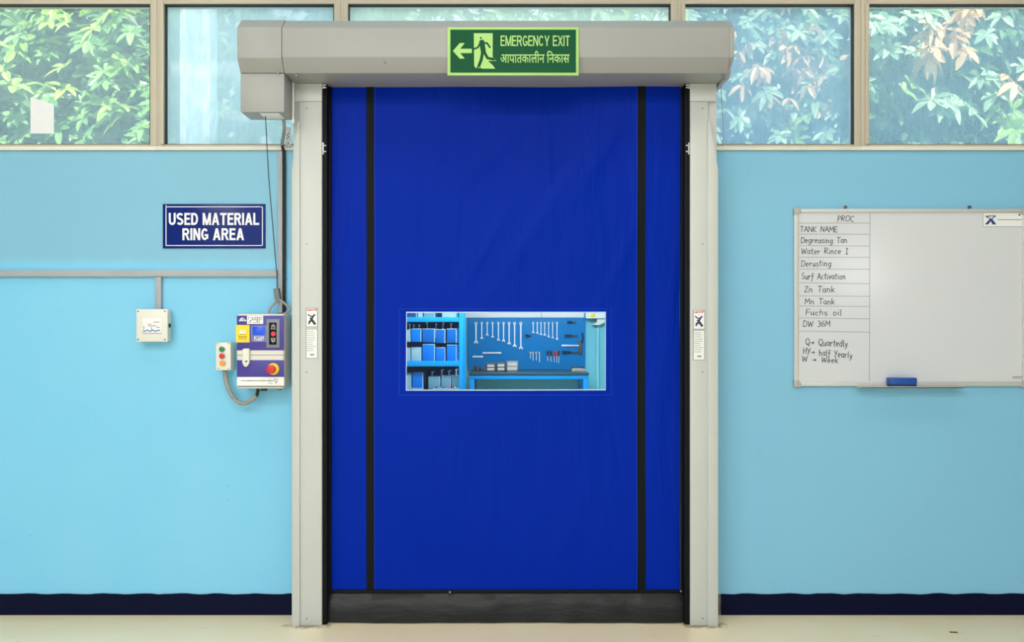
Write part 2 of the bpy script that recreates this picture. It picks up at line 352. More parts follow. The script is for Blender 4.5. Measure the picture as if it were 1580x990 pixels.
def block_text(bm, body, x0, x1, z0, z1, y, th=0.001, sw=.21):
    """heavy condensed sans capitals; glyph box 1 wide (M 1.25, I sw) and 1.3 high"""
    H = 1.3; W = {'M': 1.2, 'I': sw * 1.25, ' ': .42, 'A': 1.08, 'Y': 1.02, 'X': 1.02, 'L': .86, 'T': .94, 'E': .86}
    w_ = sw * 1.25; h_ = sw
    def arcp(cx, cy, rx, ry, a0, a1, n=14): return [(cx + rx * math.cos(R(a0 + (a1 - a0) * i / n)), cy + ry * math.sin(R(a0 + (a1 - a0) * i / n))) for i in range(n + 1)]
    def glyph(c):
        o = []; w = W.get(c, 1.0)
        def bar(a, b_, c_, d): o.append([(a, c_), (b_, c_), (b_, d), (a, d)])
        def dia(xa, ya, xb, yb, ww=None):
            ww = ww or w_ * 1.05; o.append([(xa - ww / 2, ya), (xa + ww / 2, ya), (xb + ww / 2, yb), (xb - ww / 2, yb)])
        def stroke(p):
            for i in range(len(p) - 1):
                def nrm(k):
                    a = Vector(p[max(k - 1, 0)]); b_ = Vector(p[min(k + 1, len(p) - 1)]); d = (b_ - a).normalized(); return Vector((-d.y * w_ / 2, d.x * h_ / 2))
                a, b_ = Vector(p[i]), Vector(p[i + 1]); na, nb = nrm(i), nrm(i + 1); o.append([a + na, b_ + nb, b_ - nb, a - na])
        if c in 'EL': bar(0, w_, 0, H); bar(w_, w, 0, h_)
        if c == 'E': bar(w_, w, H - h_, H); bar(w_, w * .92, H / 2 - h_ / 2 + .03, H / 2 + h_ / 2 + .03)
        if c == 'I': bar(0, w_, 0, H)
        if c == 'T': bar(0, w, H - h_, H); bar(w / 2 - w_ / 2, w / 2 + w_ / 2, 0, H - h_)
        if c == 'U': stroke([(w_ / 2, H), (w_ / 2, .45)] + arcp(.5, .45, .5 - w_ / 2, .45 - h_ / 2, 180, 360) + [(w - w_ / 2, H)])
        if c == 'D': bar(0, w_, 0, H); stroke([(w_, H - h_ / 2), (.45, H - h_ / 2)] + arcp(.45, H / 2, .55 - w_ / 2, H / 2 - h_ / 2, 90, -90) + [(w_, h_ / 2)])
        if c == 'R':
            bar(0, w_, 0, H); stroke([(w_, H - h_ / 2), (.55, H - h_ / 2)] + arcp(.58, .93, .38 - w_ / 2, .37 - h_ / 2, 90, -90) + [(w_, .56 + h_ / 2)]); dia(.88, 0, .56, .6)
        if c == 'S': stroke(arcp(.5, .94, .5 - w_ / 2, .36 - h_ / 2, 25, 250) + [(.5, .68)] + arcp(.5, .365, .5 - w_ / 2, .365 - h_ / 2, 72, -155))
        if c in 'CG':
            stroke(arcp(.5, H / 2, .5 - w_ / 2, H / 2 - h_ / 2, 38, 322 if c == 'C' else 315, 22))
            if c == 'G': bar(.5, 1, .44, .44 + h_ * .95); bar(1 - w_ * .9, 1, .16, .44)
        if c == 'N': bar(0, w_, 0, H); bar(w - w_, w, 0, H); dia(w_ / 2 + .02, H, w - w_ / 2 - .02, 0)
        if c == 'M': bar(0, w_ * .95, 0, H); bar(w - w_ * .95, w, 0, H); dia(w_ * .55, H, w / 2, 0, w_ * .95); dia(w - w_ * .55, H, w / 2, 0, w_ * .95)
        if c == 'A': dia(w_ / 2, 0, w / 2, H); dia(w - w_ / 2, 0, w / 2, H); bar(.28, w - .28, .28, .28 + h_ * .9)
        if c == 'Y': dia(w_ / 2, H, w / 2, .5); dia(w - w_ / 2, H, w / 2, .5); bar(w / 2 - w_ / 2, w / 2 + w_ / 2, 0, .52)
        if c == 'X': dia(w_ / 2, 0, w - w_ / 2, H); dia(w - w_ / 2, 0, w_ / 2, H)
        return w, o
    gap = .13; tot = 0; gl = []
    for c in body: w, o = glyph(c); gl.append((tot, o)); tot += w + gap
    tot -= gap; fx = (x1 - x0) / tot; fz = (z1 - z0) / H
    for off, o in gl:
        for i_, poly in enumerate(o): prism(bm, [(x0 + (off + u) * fx, z0 + v * fz) for u, v in poly], y - th - i_ % 9 * 2e-5, y)

# ------------------------------------------------------------------ object helpers
LOC = {}
def link_mesh(name, bm, m, loc):
    for v in bm.verts: v.co -= loc
    me = bpy.data.meshes.new(name); bm.to_mesh(me); bm.free()
    me.materials.append(m)
    for p in me.polygons: p.use_smooth = True
    me.set_sharp_from_angle(angle=R(32))
    o = bpy.data.objects.new(name, me); COL.objects.link(o); return o
def meta(o, label, cat, group=None, kind='thing'):
    o['label'] = label; o['category'] = cat
    if group: o['group'] = group
    if kind: o['kind'] = kind
    return o
def thing(name, label, cat, loc, group=None):
    o = bpy.data.objects.new(name, None); COL.objects.link(o); o.location = loc; o.empty_display_size = 0.05
    LOC[o.name] = Vector(loc); return meta(o, label, cat, group)
def part(name, bm, m, parent, label=None):
    o = link_mesh(name, bm, m, LOC[parent.name]); o.parent = parent; LOC[o.name] = LOC[parent.name]
    if label: o['label'] = label
    return o
def solo(name, bm, m, label, cat, loc, group=None, kind='thing'):
    loc = Vector(loc); o = link_mesh(name, bm, m, loc); o.location = loc; LOC[o.name] = loc
    return meta(o, label, cat, group, kind)
def struct(name, bm, m, parent=None):
    if parent is not None: return part(name, bm, m, parent)
    o = link_mesh(name, bm, m, Vector((0, 0, 0))); LOC[o.name] = Vector((0, 0, 0)); o['kind'] = 'structure'; return o

# ================================================================== THE HALL
TOPZ = 4.4
ZS = Z(230)                     # top of the blue wall / underside of window frames
ZW = Z(3) + 0.012               # top of the window band
OX0, OX1, OZ = -0.99, 0.95, 2.36
b = new(); box(b, -7, 7, -9.8, 3.8, -0.1, 0); struct('floor', b, M_floor)
b = new()
box(b, -7, OX0, 0, 0.2, 0, ZS); box(b, OX1, 7, 0, 0.2, 0, ZS); box(b, OX0, OX1, 0, 0.2, OZ, ZS); box(b, -7, 7, 0, 0.06, ZW, TOPZ)
struct('wall_front', b, M_wall)
b = new(); box(b, -7.2, -7, -9.8, 0.2, 0, TOPZ); struct('wall_left', b, M_hall)
b = new(); box(b, 7, 7.2, -9.8, 0.2, 0, TOPZ); struct('wall_right', b, M_hall)
b = new(); box(b, -7.2, 7.2, -10, -9.8, 0, TOPZ); struct('wall_back', b, M_hall)
b = new(); box(b, -7.2, 7.2, -10, 0.3, TOPZ, TOPZ + 0.15); struct('ceiling', b, M_ceiling)
zb = Z(915.5)
def skirting(name, x0, x1):
    t = new(); n = 160
    pts = [(x0, 0)] + [(x1, 0)]
    for i in range(n + 1):
        u = x1 + (x0 - x1) * i / n
        pts.append((u, zb + 0.0025 * math.sin(u * 31) + random.uniform(-.0016, .0016)))
    prism(t, pts, -0.007, 0); struct(name, t, M_skirt)
skirting('baseboard_left', -7, -1.12); skirting('baseboard_right', X(1112), 7)
b = new(); prism(b, [(X(1103), 0), (X(1111), 0), (X(1112), 0.05), (X(1110.5), 0.085), (X(1112), 0.105), (X(1106), zb + .004), (X(1103), zb)], -0.003, 0)
struct('trim_1', b, mat('bare_plaster', (126, 98, 76), 0.9, var=0.35, scale=40))

# windows
M_g = [glass_material('dusty_glass_clear', 0.27, (190, 214, 218)), glass_material('dusty_glass_milky', 0.72, (196, 220, 226)),
       glass_material('dusty_glass_centre', 0.62, (206, 226, 222)), glass_material('dusty_glass_blue', 0.53, (168, 200, 218), .2), glass_material('dusty_glass_pale', 0.38, (170, 202, 216), .2)]
edges = [(-190, 242.5), (242.5, 526), (526, 1045), (1045, 1328), (1328, 1770)]
for i, (a, c) in enumerate(edges):
    x0, x1 = X(a), X(c); z0, z1 = ZS, ZW
    sw = 0.036; rail = 0.024
    loc = Vector(((x0 + x1) / 2, 0, z0))
    root = bpy.data.objects.new('window_%d' % (i + 1), None); COL.objects.link(root); root.location = loc; root['kind'] = 'structure'; LOC[root.name] = loc
    t = new()
    box(t, x0, x0 + sw, -0.006, 0.07, z0, z1, 0.003); box(t, x1 - sw, x1, -0.006, 0.07, z0, z1, 0.003)
    box(t, x0 + sw * .55, x0 + sw + .004, -0.016, 0.05, z0 + rail, z1 - rail, 0.002)
    box(t, x0 + sw, x1 - sw, -0.004, 0.07, z0, z0 + rail, 0.002); box(t, x0 + sw, x1 - sw, -0.004, 0.07, z1 - rail, z1 + .01, 0.002)
    part('window_frame', t, M_alu, root)
    t = new(); g = 0.005
    box(t, x0 + sw, x0 + sw + g * 1.4, 0.0, 0.03, z0 + rail, z1 - rail); box(t, x1 - sw - g, x1 - sw, 0.0, 0.03, z0 + rail, z1 - rail)
    box(t, x0 + sw, x1 - sw, 0.0, 0.03, z0 + rail, z0 + rail + g * .6); box(t, x0 + sw, x1 - sw, 0.0, 0.03, z1 - rail - g, z1 - rail)
    part('gasket', t, M_gask, root)
    t = new(); box(t, x0 + sw - .002, x1 - sw + .002, 0.03, 0.034, z0 + rail - .002, z1 - rail + .002); part('window_pane', t, M_g[i], root)
    t = new(); box(t, x0, x1, -0.014, -0.004, z0 - .008, z0 + .012, 0.002); part('window_sill', t, M_sill, root)
b = new(); prism(b, [(X(p, .029), Z(q, .029)) for p, q in ((47, 150), (83, 161), (83, 206), (47, 206))], 0.0285, 0.03)
solo('paper_sheet', b, mat('paper', (228, 232, 238), 0.8), 'white sheet of paper with a slanted top edge stuck on the leftmost window', 'paper', P(65, 206, .029))

# ================================================================== THE ROLL DOOR
YP = -0.157      # front of the guide posts
YC = -0.085      # curtain
HB = 2.796       # underside of the hood
door = thing('roller_door', 'large high-speed roll-up door with blue curtain, white side posts and overhead hood', 'door', (0, -0.08, 0))
# hood
prof = [(-0.001, HB), (-0.317, HB), (-0.364, 2.861), (-0.364, 3.004), (-0.300, 3.063), (-0.001, 3.063)]
hx0, hx1, hs = X(366, -.364), X(1133, -.364), X(434.5, -.364)
b = new(); prism(b, prof, hs + .0015, hx1 - .022, 'x', 0.003); hood = part('hood', b, M_hood, door, 'long grey hood over the curtain')
b = new(); prism(b, [(-0.001, HB + .003), (-0.319, HB + .001), (-0.367, 2.856), (-0.367, 3.006), (-0.302, 3.066), (-0.001, 3.066)], hx0, hs, 'x', 0.003)
part('hood_end_cover', b, M_hood, hood)
b = new()
pe = [(-0.001, HB - .012)] + [(-0.25 - .06 * math.sin(a), HB + .035 - .047 * math.cos(a)) for a in [i * math.pi / 12 for i in range(7)]] + [(-0.364, 2.861), (-0.364, 3.004), (-0.300, 3.063), (-0.001, 3.063)]
prism(b, pe, hx1 - .022, hx1, 'x', 0.002); part('end_plate', b, M_hood, hood)
for px, py, yy in ((430, 112.5, -.325), (458, 117, -.3), (594, 96.5, -.348), (1115, 116, -.3)):
    b = new(); cyl(b, P(px, py, yy) + Vector((0, .004, 0)), P(px, py, yy) + Vector((0, -.006, 0)), .005, seg=10); part('screw', b, M_screw, hood)
# motor cover
mx0, mx1 = X(371, -.32), X(438.5, -.32)
b = new(); box(b, mx0, mx1, -.32, -.165, Z(173, -.32), HB - .001, .004); mot = part('motor_cover', b, M_hood, door, 'square grey motor housing under the hood end')
zmb = Z(173, -.32)
b = new(); box(b, mx0 + .09, mx1 - .03, -.30, -.20, zmb - .004, zmb + .001, .001); part('bottom_plate', b, M_label, mot)  # white patch added for the bright spot on the motor's underside
b = new(); box(b, mx1 + .001, mx1 + .012, -.185, -.165, zmb - .02, HB - .004, .002); part('mounting_bracket', b, M_label, mot)  # narrow white strip beside the motor cover
# posts: channel with a folded outer cover whose top corner is cut at an angle, black guide inside
def post(side):
    s_ = -1 if side == 'l' else 1
    if side == 'l': xo, xi, xc = X(451, YP), X(496.5, YP), X(463, YP)
    else: xo, xi, xc = X(1107.5, YP), X(1065, YP), X(1091.5, YP)
    lo, hi = min(xo, xi), max(xo, xi)
    t = new(); box(t, lo if side == 'r' else xc - .004, hi if side == 'l' else xc + .004, YP, -.03, 0, Z(156, YP) - .0015, .003)
    box(t, lo, hi, YP + .02, -.001, 0, HB - .001, .002)
    p = part('guide_post', t, M_white, door, 'white steel guide post on the %s of the curtain' % ('left' if side == 'l' else 'right'))
    t = new(); box(t, lo + (.006 if side == 'l' else 0), hi - (.006 if side == 'r' else 0), YP + .002, -.02, Z(156, YP), HB - .001, .002); part('post_head', t, M_white, p)
    z0 = Z(262, YP); z1 = Z(187, YP)
    c = new(); prism(c, [(xo, 0), (xc, 0), (xc, z1), (xc - (xc - xo) * .25, z1), (xo, z0)], YP - .010, YP + .05, b=.0025); part('post_cover', c, M_white, p)
    g = new(); gx = xi + s_ * -1 * 0.0
    a_, b_ = (xi, X(512, YC)) if side == 'l' else (X(1049, YC), xi)
    box(g, a_ + (.0 if side == 'l' else .012), b_ - (.012 if side == 'l' else 0), YP + .012, -.02, 0.0, HB - .001, .003)
    part('guide_channel', g, M_black, p)
    g = new(); box(g, a_ + .004, b_ - .001 if side == 'l' else b_ - .004, YC - .012, YC + .03, .02, HB - .001, .003); part('rubber_seal', g, M_strip, p)
    # spring clips with two bolts in the channel
    for (q0, q1) in ((128.5, 136), (219, 238)):
        g = new(); xx = xi - s_ * .001
        box(g, min(xx, xx - s_ * .008), max(xx, xx - s_ * .008), YP + .005, YP + .014, Z(q1, YP), Z(q0, YP), .002)
        for f in (.25, .75):
            zc = Z(q0 + (q1 - q0) * f, YP); cyl(g, (xx - s_ * .006, YP + .009, zc), (xx - s_ * .020, YP + .009, zc), .0055, .004, 10)
        part('guide_clip', g, M_zinc, p)
    sx = 473 if side == 'l' else 1084
    for q in (167, 376, 574, 954):
        g = new(); v = P(sx, q, YP); cyl(g, v + Vector((0, .002, 0)), v + Vector((0, -.002, 0)), .0045, .003, 12); part('screw', g, M_screw, p)
    # warning label and instruction label
    if side == 'l': ux0, ux1, a0, a1, c0, c1 = 472, 490.4, 475, 504.4, 507, 553
    else: ux0, ux1, a0, a1, c0, c1 = 1069, 1087.7, 478, 508, 509, 555.5
    def bar(t, u0, u1, v0, v1, th=.0012): box(t, X(ux0 + (ux1 - ux0) * u0, YP), X(ux0 + (ux1 - ux0) * u1, YP), YP - th, YP, Z(v1, YP), Z(v0, YP))
    t = new(); bar(t, 0, 1, a0, a1); w = part('warning_label', t, M_print, p)
    t = new(); bar(t, .05, .95, a0 + .8, a1 - .8, .0015)
    bar(t, .05, .95, c0 + .8, c1 - .8, .0015); lab = part('label_paper', t, M_label, p)
    t = new(); bar(t, 0, 1, c0, c1); part('instruction_label', t, M_print, p)
    t = new(); rw = random.Random(8)
    for k in range(8): ribbon(t, [(X(ux0 + 1.8 + k * 1.9, YP), Z(a0 + rw.uniform(2, 4.5), YP)), (X(ux0 + 3.4 + k * 1.9, YP), Z(a0 + rw.uniform(2, 4.5), YP))], rw.uniform(.003, .006), YP - .0015)
    part('red_print', t, M_pinkred, p)
    t = new(); mid = (ux0 + ux1) / 2
    for pts, w_ in (([(-5.5, 10), (-2, 13), (2, 12.5), (5, 10.2)], .006), ([(3.6, 10.5), (0, 17), (-4.5, 24)], .008), ([(-1.5, 16), (4.8, 24.5)], .012), ([(-4.5, 20.5), (0, 20)], .006)):
        ribbon(t, [(X(mid + u, YP), Z(a0 + v, YP)) for u, v in pts], w_, YP - .0015)
    part('figure_print', t, M_navy if side == 'r' else M_ink, p)
    t = new(); rr = random.Random(3)
    for k in range(10):
        v = c0 + 4 + k * 3.3
        ribbon(t, [(X(ux0 + 2, YP), Z(v, YP)), (X(ux0 + 2 + (ux1 - ux0 - 4) * rr.uniform(.6, 1), YP), Z(v, YP))], .0022, YP - .0015)
    ribbon(t, [(X(mid - 2, YP), Z(c1 - 6, YP)), (X(mid + 3, YP), Z(c1 - 6, YP))], .007, YP - .0015)
    part('fine_print', t, M_print, p)
    return p
post('l'); post('r')
# curtain with the hole for the vision panel; gentle waves
cx0, cx1 = X(511, YC), X(1049, YC); cz0, cz1 = Z(914.5, YC), HB + .02
vx0, vx1, vz0, vz1 = X(626.5, YC), X(935, YC), Z(602, YC), Z(481, YC)
zbag = Z(912, YC)
def wave(x, z):
    w = 0.0030 * math.sin(1.9 * x + 2.3 * z + .4) + 0.0022 * math.sin(4.3 * x - 3.1 * z) + .0016 * math.sin(8.0 * x + 5.2 * z + 1.0)
    for (px, py, ang, ln, wd, am) in ((840, 330, 57, .55, .035, .0040), (740, 400, 60, .35, .022, .003), (700, 440, 62, .2, .018, .003), (905, 270, 55, .45, .05, .0035),
                                      (950, 420, 66, .35, .03, .003), (760, 240, 40, .25, .03, .0025), (640, 800, 100, .25, .04, .0025), (880, 820, 70, .3, .05, .003), (545, 400, 95, .5, .04, .003), (1020, 600, 84, .6, .04, .003)):
        dx, dz = x - X(px, YC), z - Z(py, YC); a = R(ang)
        u = dx * math.cos(a) + dz * math.sin(a); v = -dx * math.sin(a) + dz * math.cos(a)
        w += am * math.exp(-(u / ln) ** 2 - (v / wd) ** 2)
    return YC - w * 2.0 * min(1.0, max(0.0, (z - zbag) / .22))
def axis(a, b_, cuts, n):
    pts = [a] + list(cuts) + [b_]; out = [a]
    for u, v in zip(pts, pts[1:]):
        k = max(1, round(n * (v - u) / (b_ - a))); out += [u + (v - u) * (i + 1) / k for i in range(k)]
    return out
b = new(); xs = axis(cx0, cx1, (vx0, vx1), 110); zs = axis(cz0, cz1, (vz0, vz1), 170)
gr = [[b.verts.new((x, wave(x, z), z)) for z in zs] for x in xs]
for i in range(len(xs) - 1):
    for j in range(len(zs) - 1):
        mxx, mz = (xs[i] + xs[i + 1]) / 2, (zs[j] + zs[j + 1]) / 2
        if vx0 < mxx < vx1 and vz0 < mz < vz1: continue
        b.faces.new((gr[i][j], gr[i + 1][j], gr[i + 1][j + 1], gr[i][j + 1]))
r_ = bmesh.ops.extrude_face_region(b, geom=b.faces[:])
for g_ in r_['geom']:
    if isinstance(g_, bmesh.types.BMVert): g_.co.y += .002
bmesh.ops.recalc_face_normals(b, faces=b.faces[:])
cur = part('curtain', b, M_pvc, door, 'glossy blue PVC curtain with a clear window')
def on_curtain(t, x0, x1, z0, z1, off, th, nx=3, nz=80):
    """strip that follows the curtain's waves"""
    g = [[[t.verts.new((x0 + (x1 - x0) * i / nx, wave(x0 + (x1 - x0) * i / nx, z0 + (z1 - z0) * j / nz) - off + k * th, z0 + (z1 - z0) * j / nz)) for k in (0, 1)] for j in range(nz + 1)] for i in range(nx + 1)]
    for i in range(nx):
        for j in range(nz):
            t.faces.new((g[i][j][0], g[i + 1][j][0], g[i + 1][j + 1][0], g[i][j + 1][0]))
    for j in range(nz):
        t.faces.new((g[0][j][1], g[0][j][0], g[0][j + 1][0], g[0][j + 1][1])); t.faces.new((g[nx][j][0], g[nx][j][1], g[nx][j + 1][1], g[nx][j + 1][0]))
    for i in range(nx):
        t.faces.new((g[i][0][1], g[i + 1][0][1], g[i + 1][0][0], g[i][0][0])); t.faces.new((g[i][nz][0], g[i + 1][nz][0], g[i + 1][nz][1], g[i][nz][1]))
for a, c in ((565.5, 577.5), (983, 995.5)):
    t = new(); on_curtain(t, X(a, YC), X(c, YC), cz0, cz1, .004, .004); part('reinforcing_strap', t, M_strip, cur)
    t = new(); xa = X(c if a < 700 else a, YC); on_curtain(t, xa - .004, xa + .004, cz0, cz1, .003, .003, 2); part('hem', t, mat('blue_hem', (4, 58, 186), .4, spec=.15), cur)  # hem along the strap, its lighter blue painted as the curtain's sheen
t = new()
for (a, c, d_, e) in ((vx0, vx1, vz0 - .001, vz0 + .005), (vx0, vx1, vz1 - .005, vz1 + .001), (vx0, vx0 + .004, vz0, vz1), (vx1 - .004, vx1, vz0, vz1)):
    on_curtain(t, a, c, d_, e, .002, .002, 60 if c - a > .1 else 2, 20)
part('window_seam', t, mat('pale_seam', (178, 205, 235), .45), cur)
t = new()
for (a, c, d_, e) in ((616, 944, 475.5, 477), (616, 944, 608.5, 610), (615.5, 617, 476, 609), (943, 944.5, 476, 609)):
    on_curtain(t, X(a, YC), X(c, YC), Z(e, YC), Z(d_, YC), .001, .001, 60 if c - a > 10 else 2, 20)
part('weld_line', t, mat('blue_weld', (0, 52, 182), .4, spec=.1), cur)
t = new(); on_curtain(t, vx0 - .006, vx1 + .006, vz0 - .006, vz1 + .006, -.003, .001, 40, 16); part('vision_panel', t, M_vinyl, cur, 'clear vinyl window in the blue curtain')
# black bottom bag resting on the floor
b = new(); bx0, bx1 = X(500, -.11), X(1058, -.11); nx = 90; zt = Z(910, YC)
rings = []
for i in range(nx + 1):
    x = bx0 + (bx1 - bx0) * i / nx
    e = min(1, min(i, nx - i) / 5); e = math.sqrt(max(0, 1 - (1 - e) ** 2))
    wv = .004 * math.sin(5 * x + 1) + .003 * math.sin(13 * x) + .002 * math.sin(31 * x + 2)
    pr = [(YC - .004, zt), (YC - .006, zt - .012), (YC - .022 - .012 * e + wv, zt - .045), (YC - .030 - .018 * e + wv, zt - .095), (YC - .030 - .018 * e + wv * .7, zt - .15), (YC - .024 - .012 * e, .030), (YC - .008, .001),
          (YC + .012, .001), (YC + .026, .05), (YC + .024, zt - .05), (YC + .006, zt)]
    rings.append([b.verts.new((x, q, z)) for q, z in pr])
for A, B in zip(rings, rings[1:]):
    for k in range(len(A)): b.faces.new((A[k], B[k], B[(k + 1) % len(A)], A[(k + 1) % len(A)]))
b.faces.new(rings[0]); b.faces.new(rings[-1][::-1]); bmesh.ops.recalc_face_normals(b, faces=b.faces[:])
bag = part('bottom_bag', b, M_bag, door, 'black padded bag closing the curtain on the floor')
t = new(); box(t, bx0 + .01, bx1 - .01, YC - .009, YC - .003, zt - .018, zt + .004, .002); part('clamp_bar', t, M_black, bag)
for px, py in ((506.5, 913), (1050.5, 911.5), (694, 913)):
    t = new(); v = P(px, py, YC - .009); cyl(t, v + Vector((0, .002, 0)), v + Vector((0, -.004, 0)), .005, .004, 12); part('rivet', t, M_zinc, bag)

# ================================================================== EXIT SIGN
YE = -0.364
def SU(u, y): return X(680 + u * .3038, y)
def SV(v, y): return Z(30 + v * .3038, y)
ys = YE - .012
es = thing('emergency_exit_sign', 'green emergency exit sign with running man and arrow, mounted on the door hood', 'sign', (0, YE, Z(116, YE)))
t = new(); box(t, SU(34, ys), SU(701, ys), ys, YE - .0005, SV(284, ys), SV(39, ys), .002); part('border', t, M_exitlight, es, 'pale green rim of the sign')
t = new(); box(t, SU(49, ys), SU(687, ys), ys - .001, ys + .002, SV(270, ys), SV(52, ys)); part('panel', t, M_exitgreen, es, 'dark green sign face')
y1 = ys - .001
t = new()
prism(t, [(SU(u, y1), SV(v, y1)) for u, v in ((62, 160), (97, 120), (122, 120), (99, 149), (158, 149), (158, 171), (99, 171), (122, 199), (97, 199))], y1 - .0008, y1)
part('arrow', t, M_exitlight, es)
t = new()
prism(t, [(SU(u, y1), SV(v, y1)) for u, v in ((168, 70), (264, 70), (264, 190), (285, 211), (240, 211), (264, 232), (277, 250), (205, 250), (182, 250), (170, 236))], y1 - .0008, y1)
part('doorway_symbol', t, M_exitlight, es)
y2 = y1 - .0008
t = new()
disc(t, SU(204, y2), SV(94, y2), .0042, y2 - .0008, y2, .0052)
for pts, w in (([(209, 116), (217, 166)], 26), ([(203, 117), (188, 143), (168, 150)], 9), ([(206, 118), (236, 121), (250, 142)], 9), ([(213, 164), (206, 204), (194, 236)], 15), ([(219, 162), (238, 196), (268, 202)], 14), ([(196, 232), (184, 247), (206, 250)], 5), ([(262, 200), (282, 208)], 4)):
    k = .3038 / F * (D + y2)
    ribbon(t, [(SU(u, y2), SV(v, y2)) for u, v in pts], w * k, y2, .0008)
    for i_, (u, v) in enumerate(pts[1:-1] if len(pts) > 2 else pts): disc(t, SU(u, y2), SV(v, y2), w * k / 2, y2 - .00096 - i_ * 3e-5 - w * 2e-6, y2, seg=14)
part('running_figure', t, M_exitgreen, es)
t = new(); block_text(t, 'EMERGENCY EXIT', SU(304, y1), SU(656, y1), SV(135, y1), SV(82, y1), y1, .0008, .17); part('lettering', t, M_exitlight, es)
t = new(); text(t, '\u0906\u092a\u093e\u0924\u0915\u093e\u0932\u0940\u0928 \u093f\u0928\u0915\u093e\u0938', SU(303, y1), SU(654, y1), SV(221, y1), SV(160, y1), y1, .0008, .008); part('lettering', t, M_exitlight, es)

# ================================================================== AREA SIGN
ya = -.006
us = thing('area_sign', 'blue and white used material ring area sign on the wall above the trunking', 'sign', P(330, 383, 0))
t = new(); bxp(t, 251, 409.3, 314.5, 383, ya, -.0003, .001); part('panel', t, M_signblue, us)
t = new()
for (a, c, d_, e) in ((255.5, 405.5, 318.3, 319.5), (255.5, 405.5, 378, 379.2), (255.5, 256.7, 318.3, 379.2), (404.3, 405.5, 318.3, 379.2)): bxp(t, a, c, d_, e, ya - .0006, ya)
part('border_line', t, M_signwhite, us)
t = new(); block_text(t, 'USED MATERIAL', X(260.5, ya), X(400, ya), Z(347, ya), Z(328.3, ya), ya, .0008, .23)
block_text(t, 'RING AREA', X(281.5, ya), X(376.5, ya), Z(370.3, ya), Z(352, ya), ya, .0008, .23); part('lettering', t, M_signwhite, us)
for px, py in ((256, 317), (398, 318.5)):
    t = new(); v = P(px, py, ya); cyl(t, v, v + Vector((0, -.002, 0)), .004, .003, 10); part('screw', t, M_zinc, us)

# ================================================================== TRUNKING, BOXES, CABLES
b = new(); bxp(b, -180, 428, 416.5, 426.5, -.022, -.0005, .002)
solo('cable_trunking', b, M_trunk, 'long horizontal grey cable trunking running along the left wall', 'trunking', P(214, 426, 0), 'grey cable trunking on the left wall')
b = new(); bxp(b, 239, 248.3, 427, 476.5, -.022, -.0005, .002)
solo('cable_trunking', b, M_trunk, 'short vertical grey trunking dropping down to the square junction box', 'trunking', P(243, 476, 0), 'grey cable trunking on the left wall')
b = new(); bxp(b, 428.6, 435.5, 233, 482, -.022, -.0005, .002)
solo('cable_trunking', b, M_trunk, 'tall vertical grey trunking beside the door above the control box', 'trunking', P(432, 482, 0), 'grey cable trunking on the left wall')
for k, (px, py) in enumerate(((229, 415), (308, 414.6), (321, 414.6))):
    pass
# junction box
yj = -.07
jb = thing('junction_box', 'square off-white junction box on the wall under the grey trunking', 'junction box', P(238, 527, 0))
t = new(); bxp(t, 211, 257.5, 478, 526, yj + .012, -.0005, .003); part('body', t, M_plastic, jb)
t = new(); bxp(t, 210, 258.5, 476.6, 527, yj, yj + .013, .004); lid = part('lid', t, M_plastic, jb)
for px in (213, 254.5):
    for py in (480, 523.5):
        t = new(); v = P(px, py, yj); cyl(t, v + Vector((0, .001, 0)), v + Vector((0, -.001, 0)), .0045, seg=12); part('lid_screw', t, M_screw, lid)
t = new(); bxp(t, 220, 248.5, 490.5, 515, yj - .0006, yj); part('sticker', t, M_label, lid)
t = new()
ribbon(t, [(X(221 + k * 1.5, yj), Z(510 + .9 * math.sin(k * 1.1), yj)) for k in range(18)], .006, yj - .0006)
part('blue_wave_print', t, mat('blue_print', (70, 120, 190), .5), lid)
t = new()
for pts in ([(219, 513.8), (249, 514.2)], [(222, 503), (222, 508)], [(228, 500), (233, 500)], [(229, 503), (240, 502)], [(237, 497), (246, 496.5)], [(234, 505), (234, 508.5)], [(241, 504), (246, 505)]):
    ribbon(t, [(X(p, yj), Z(q, yj)) for p, q in pts], .0035, yj - .0006)
part('grey_print', t, M_print, lid)
t = new(); yq = -.035; box(t, X(258.5, yj) - .004, X(258.5, yj) + .001, -.045, -.030, Z(505, yq), Z(499, yq), .001); part('cable_gland', t, M_cable, jb)
# control box
yf = -.14
cb = thing('door_control_box', 'white and purple door control cabinet with small display, keypad and emergency stop', 'control box', P(402, 600, 0))
t = new(); bxp(t, 364.5, 438.6, 484, 599.5, yf, -.012, .012, 3); body = part('body', t, mat('cabinet_white', (222, 220, 212), .4, var=.03), cb)
t = new(); box(t, X(375, yf), X(432, yf), -.013, -.0005, Z(590, yf), Z(495, yf)); part('wall_bracket', t, M_black, cb)
def C(u, v): return (320 + u * .2222, 420 + v * .2222)
def cbox(t, u0, u1, v0, v1, th, b_=0.0, back=.001):
    (p0, q0), (p1, q1) = C(u0, v0), C(u1, v1); box(t, X(p0, yf), X(p1, yf), yf - th, yf + back, Z(q1, yf), Z(q0, yf), b_)
t = new(); cbox(t, 205, 533, 300, 541, .002, .0006); up = part('upper_panel', t, M_purple, cb, 'purple upper face panel')
t = new(); cbox(t, 206, 533, 609, 725, .002, .0006); part('lower_panel', t, M_purple, cb, 'purple lower face panel')
t = new(); cbox(t, 208, 533, 727, 786, .0015); bp = part('footer_label', t, M_label, cb)
t = new(); cbox(t, 210, 533, 787, 795, .001); part('seam', t, M_print, cb)
t = new(); cbox(t, 206, 533, 572, 576, .0006); part('seam', t, M_print, cb)
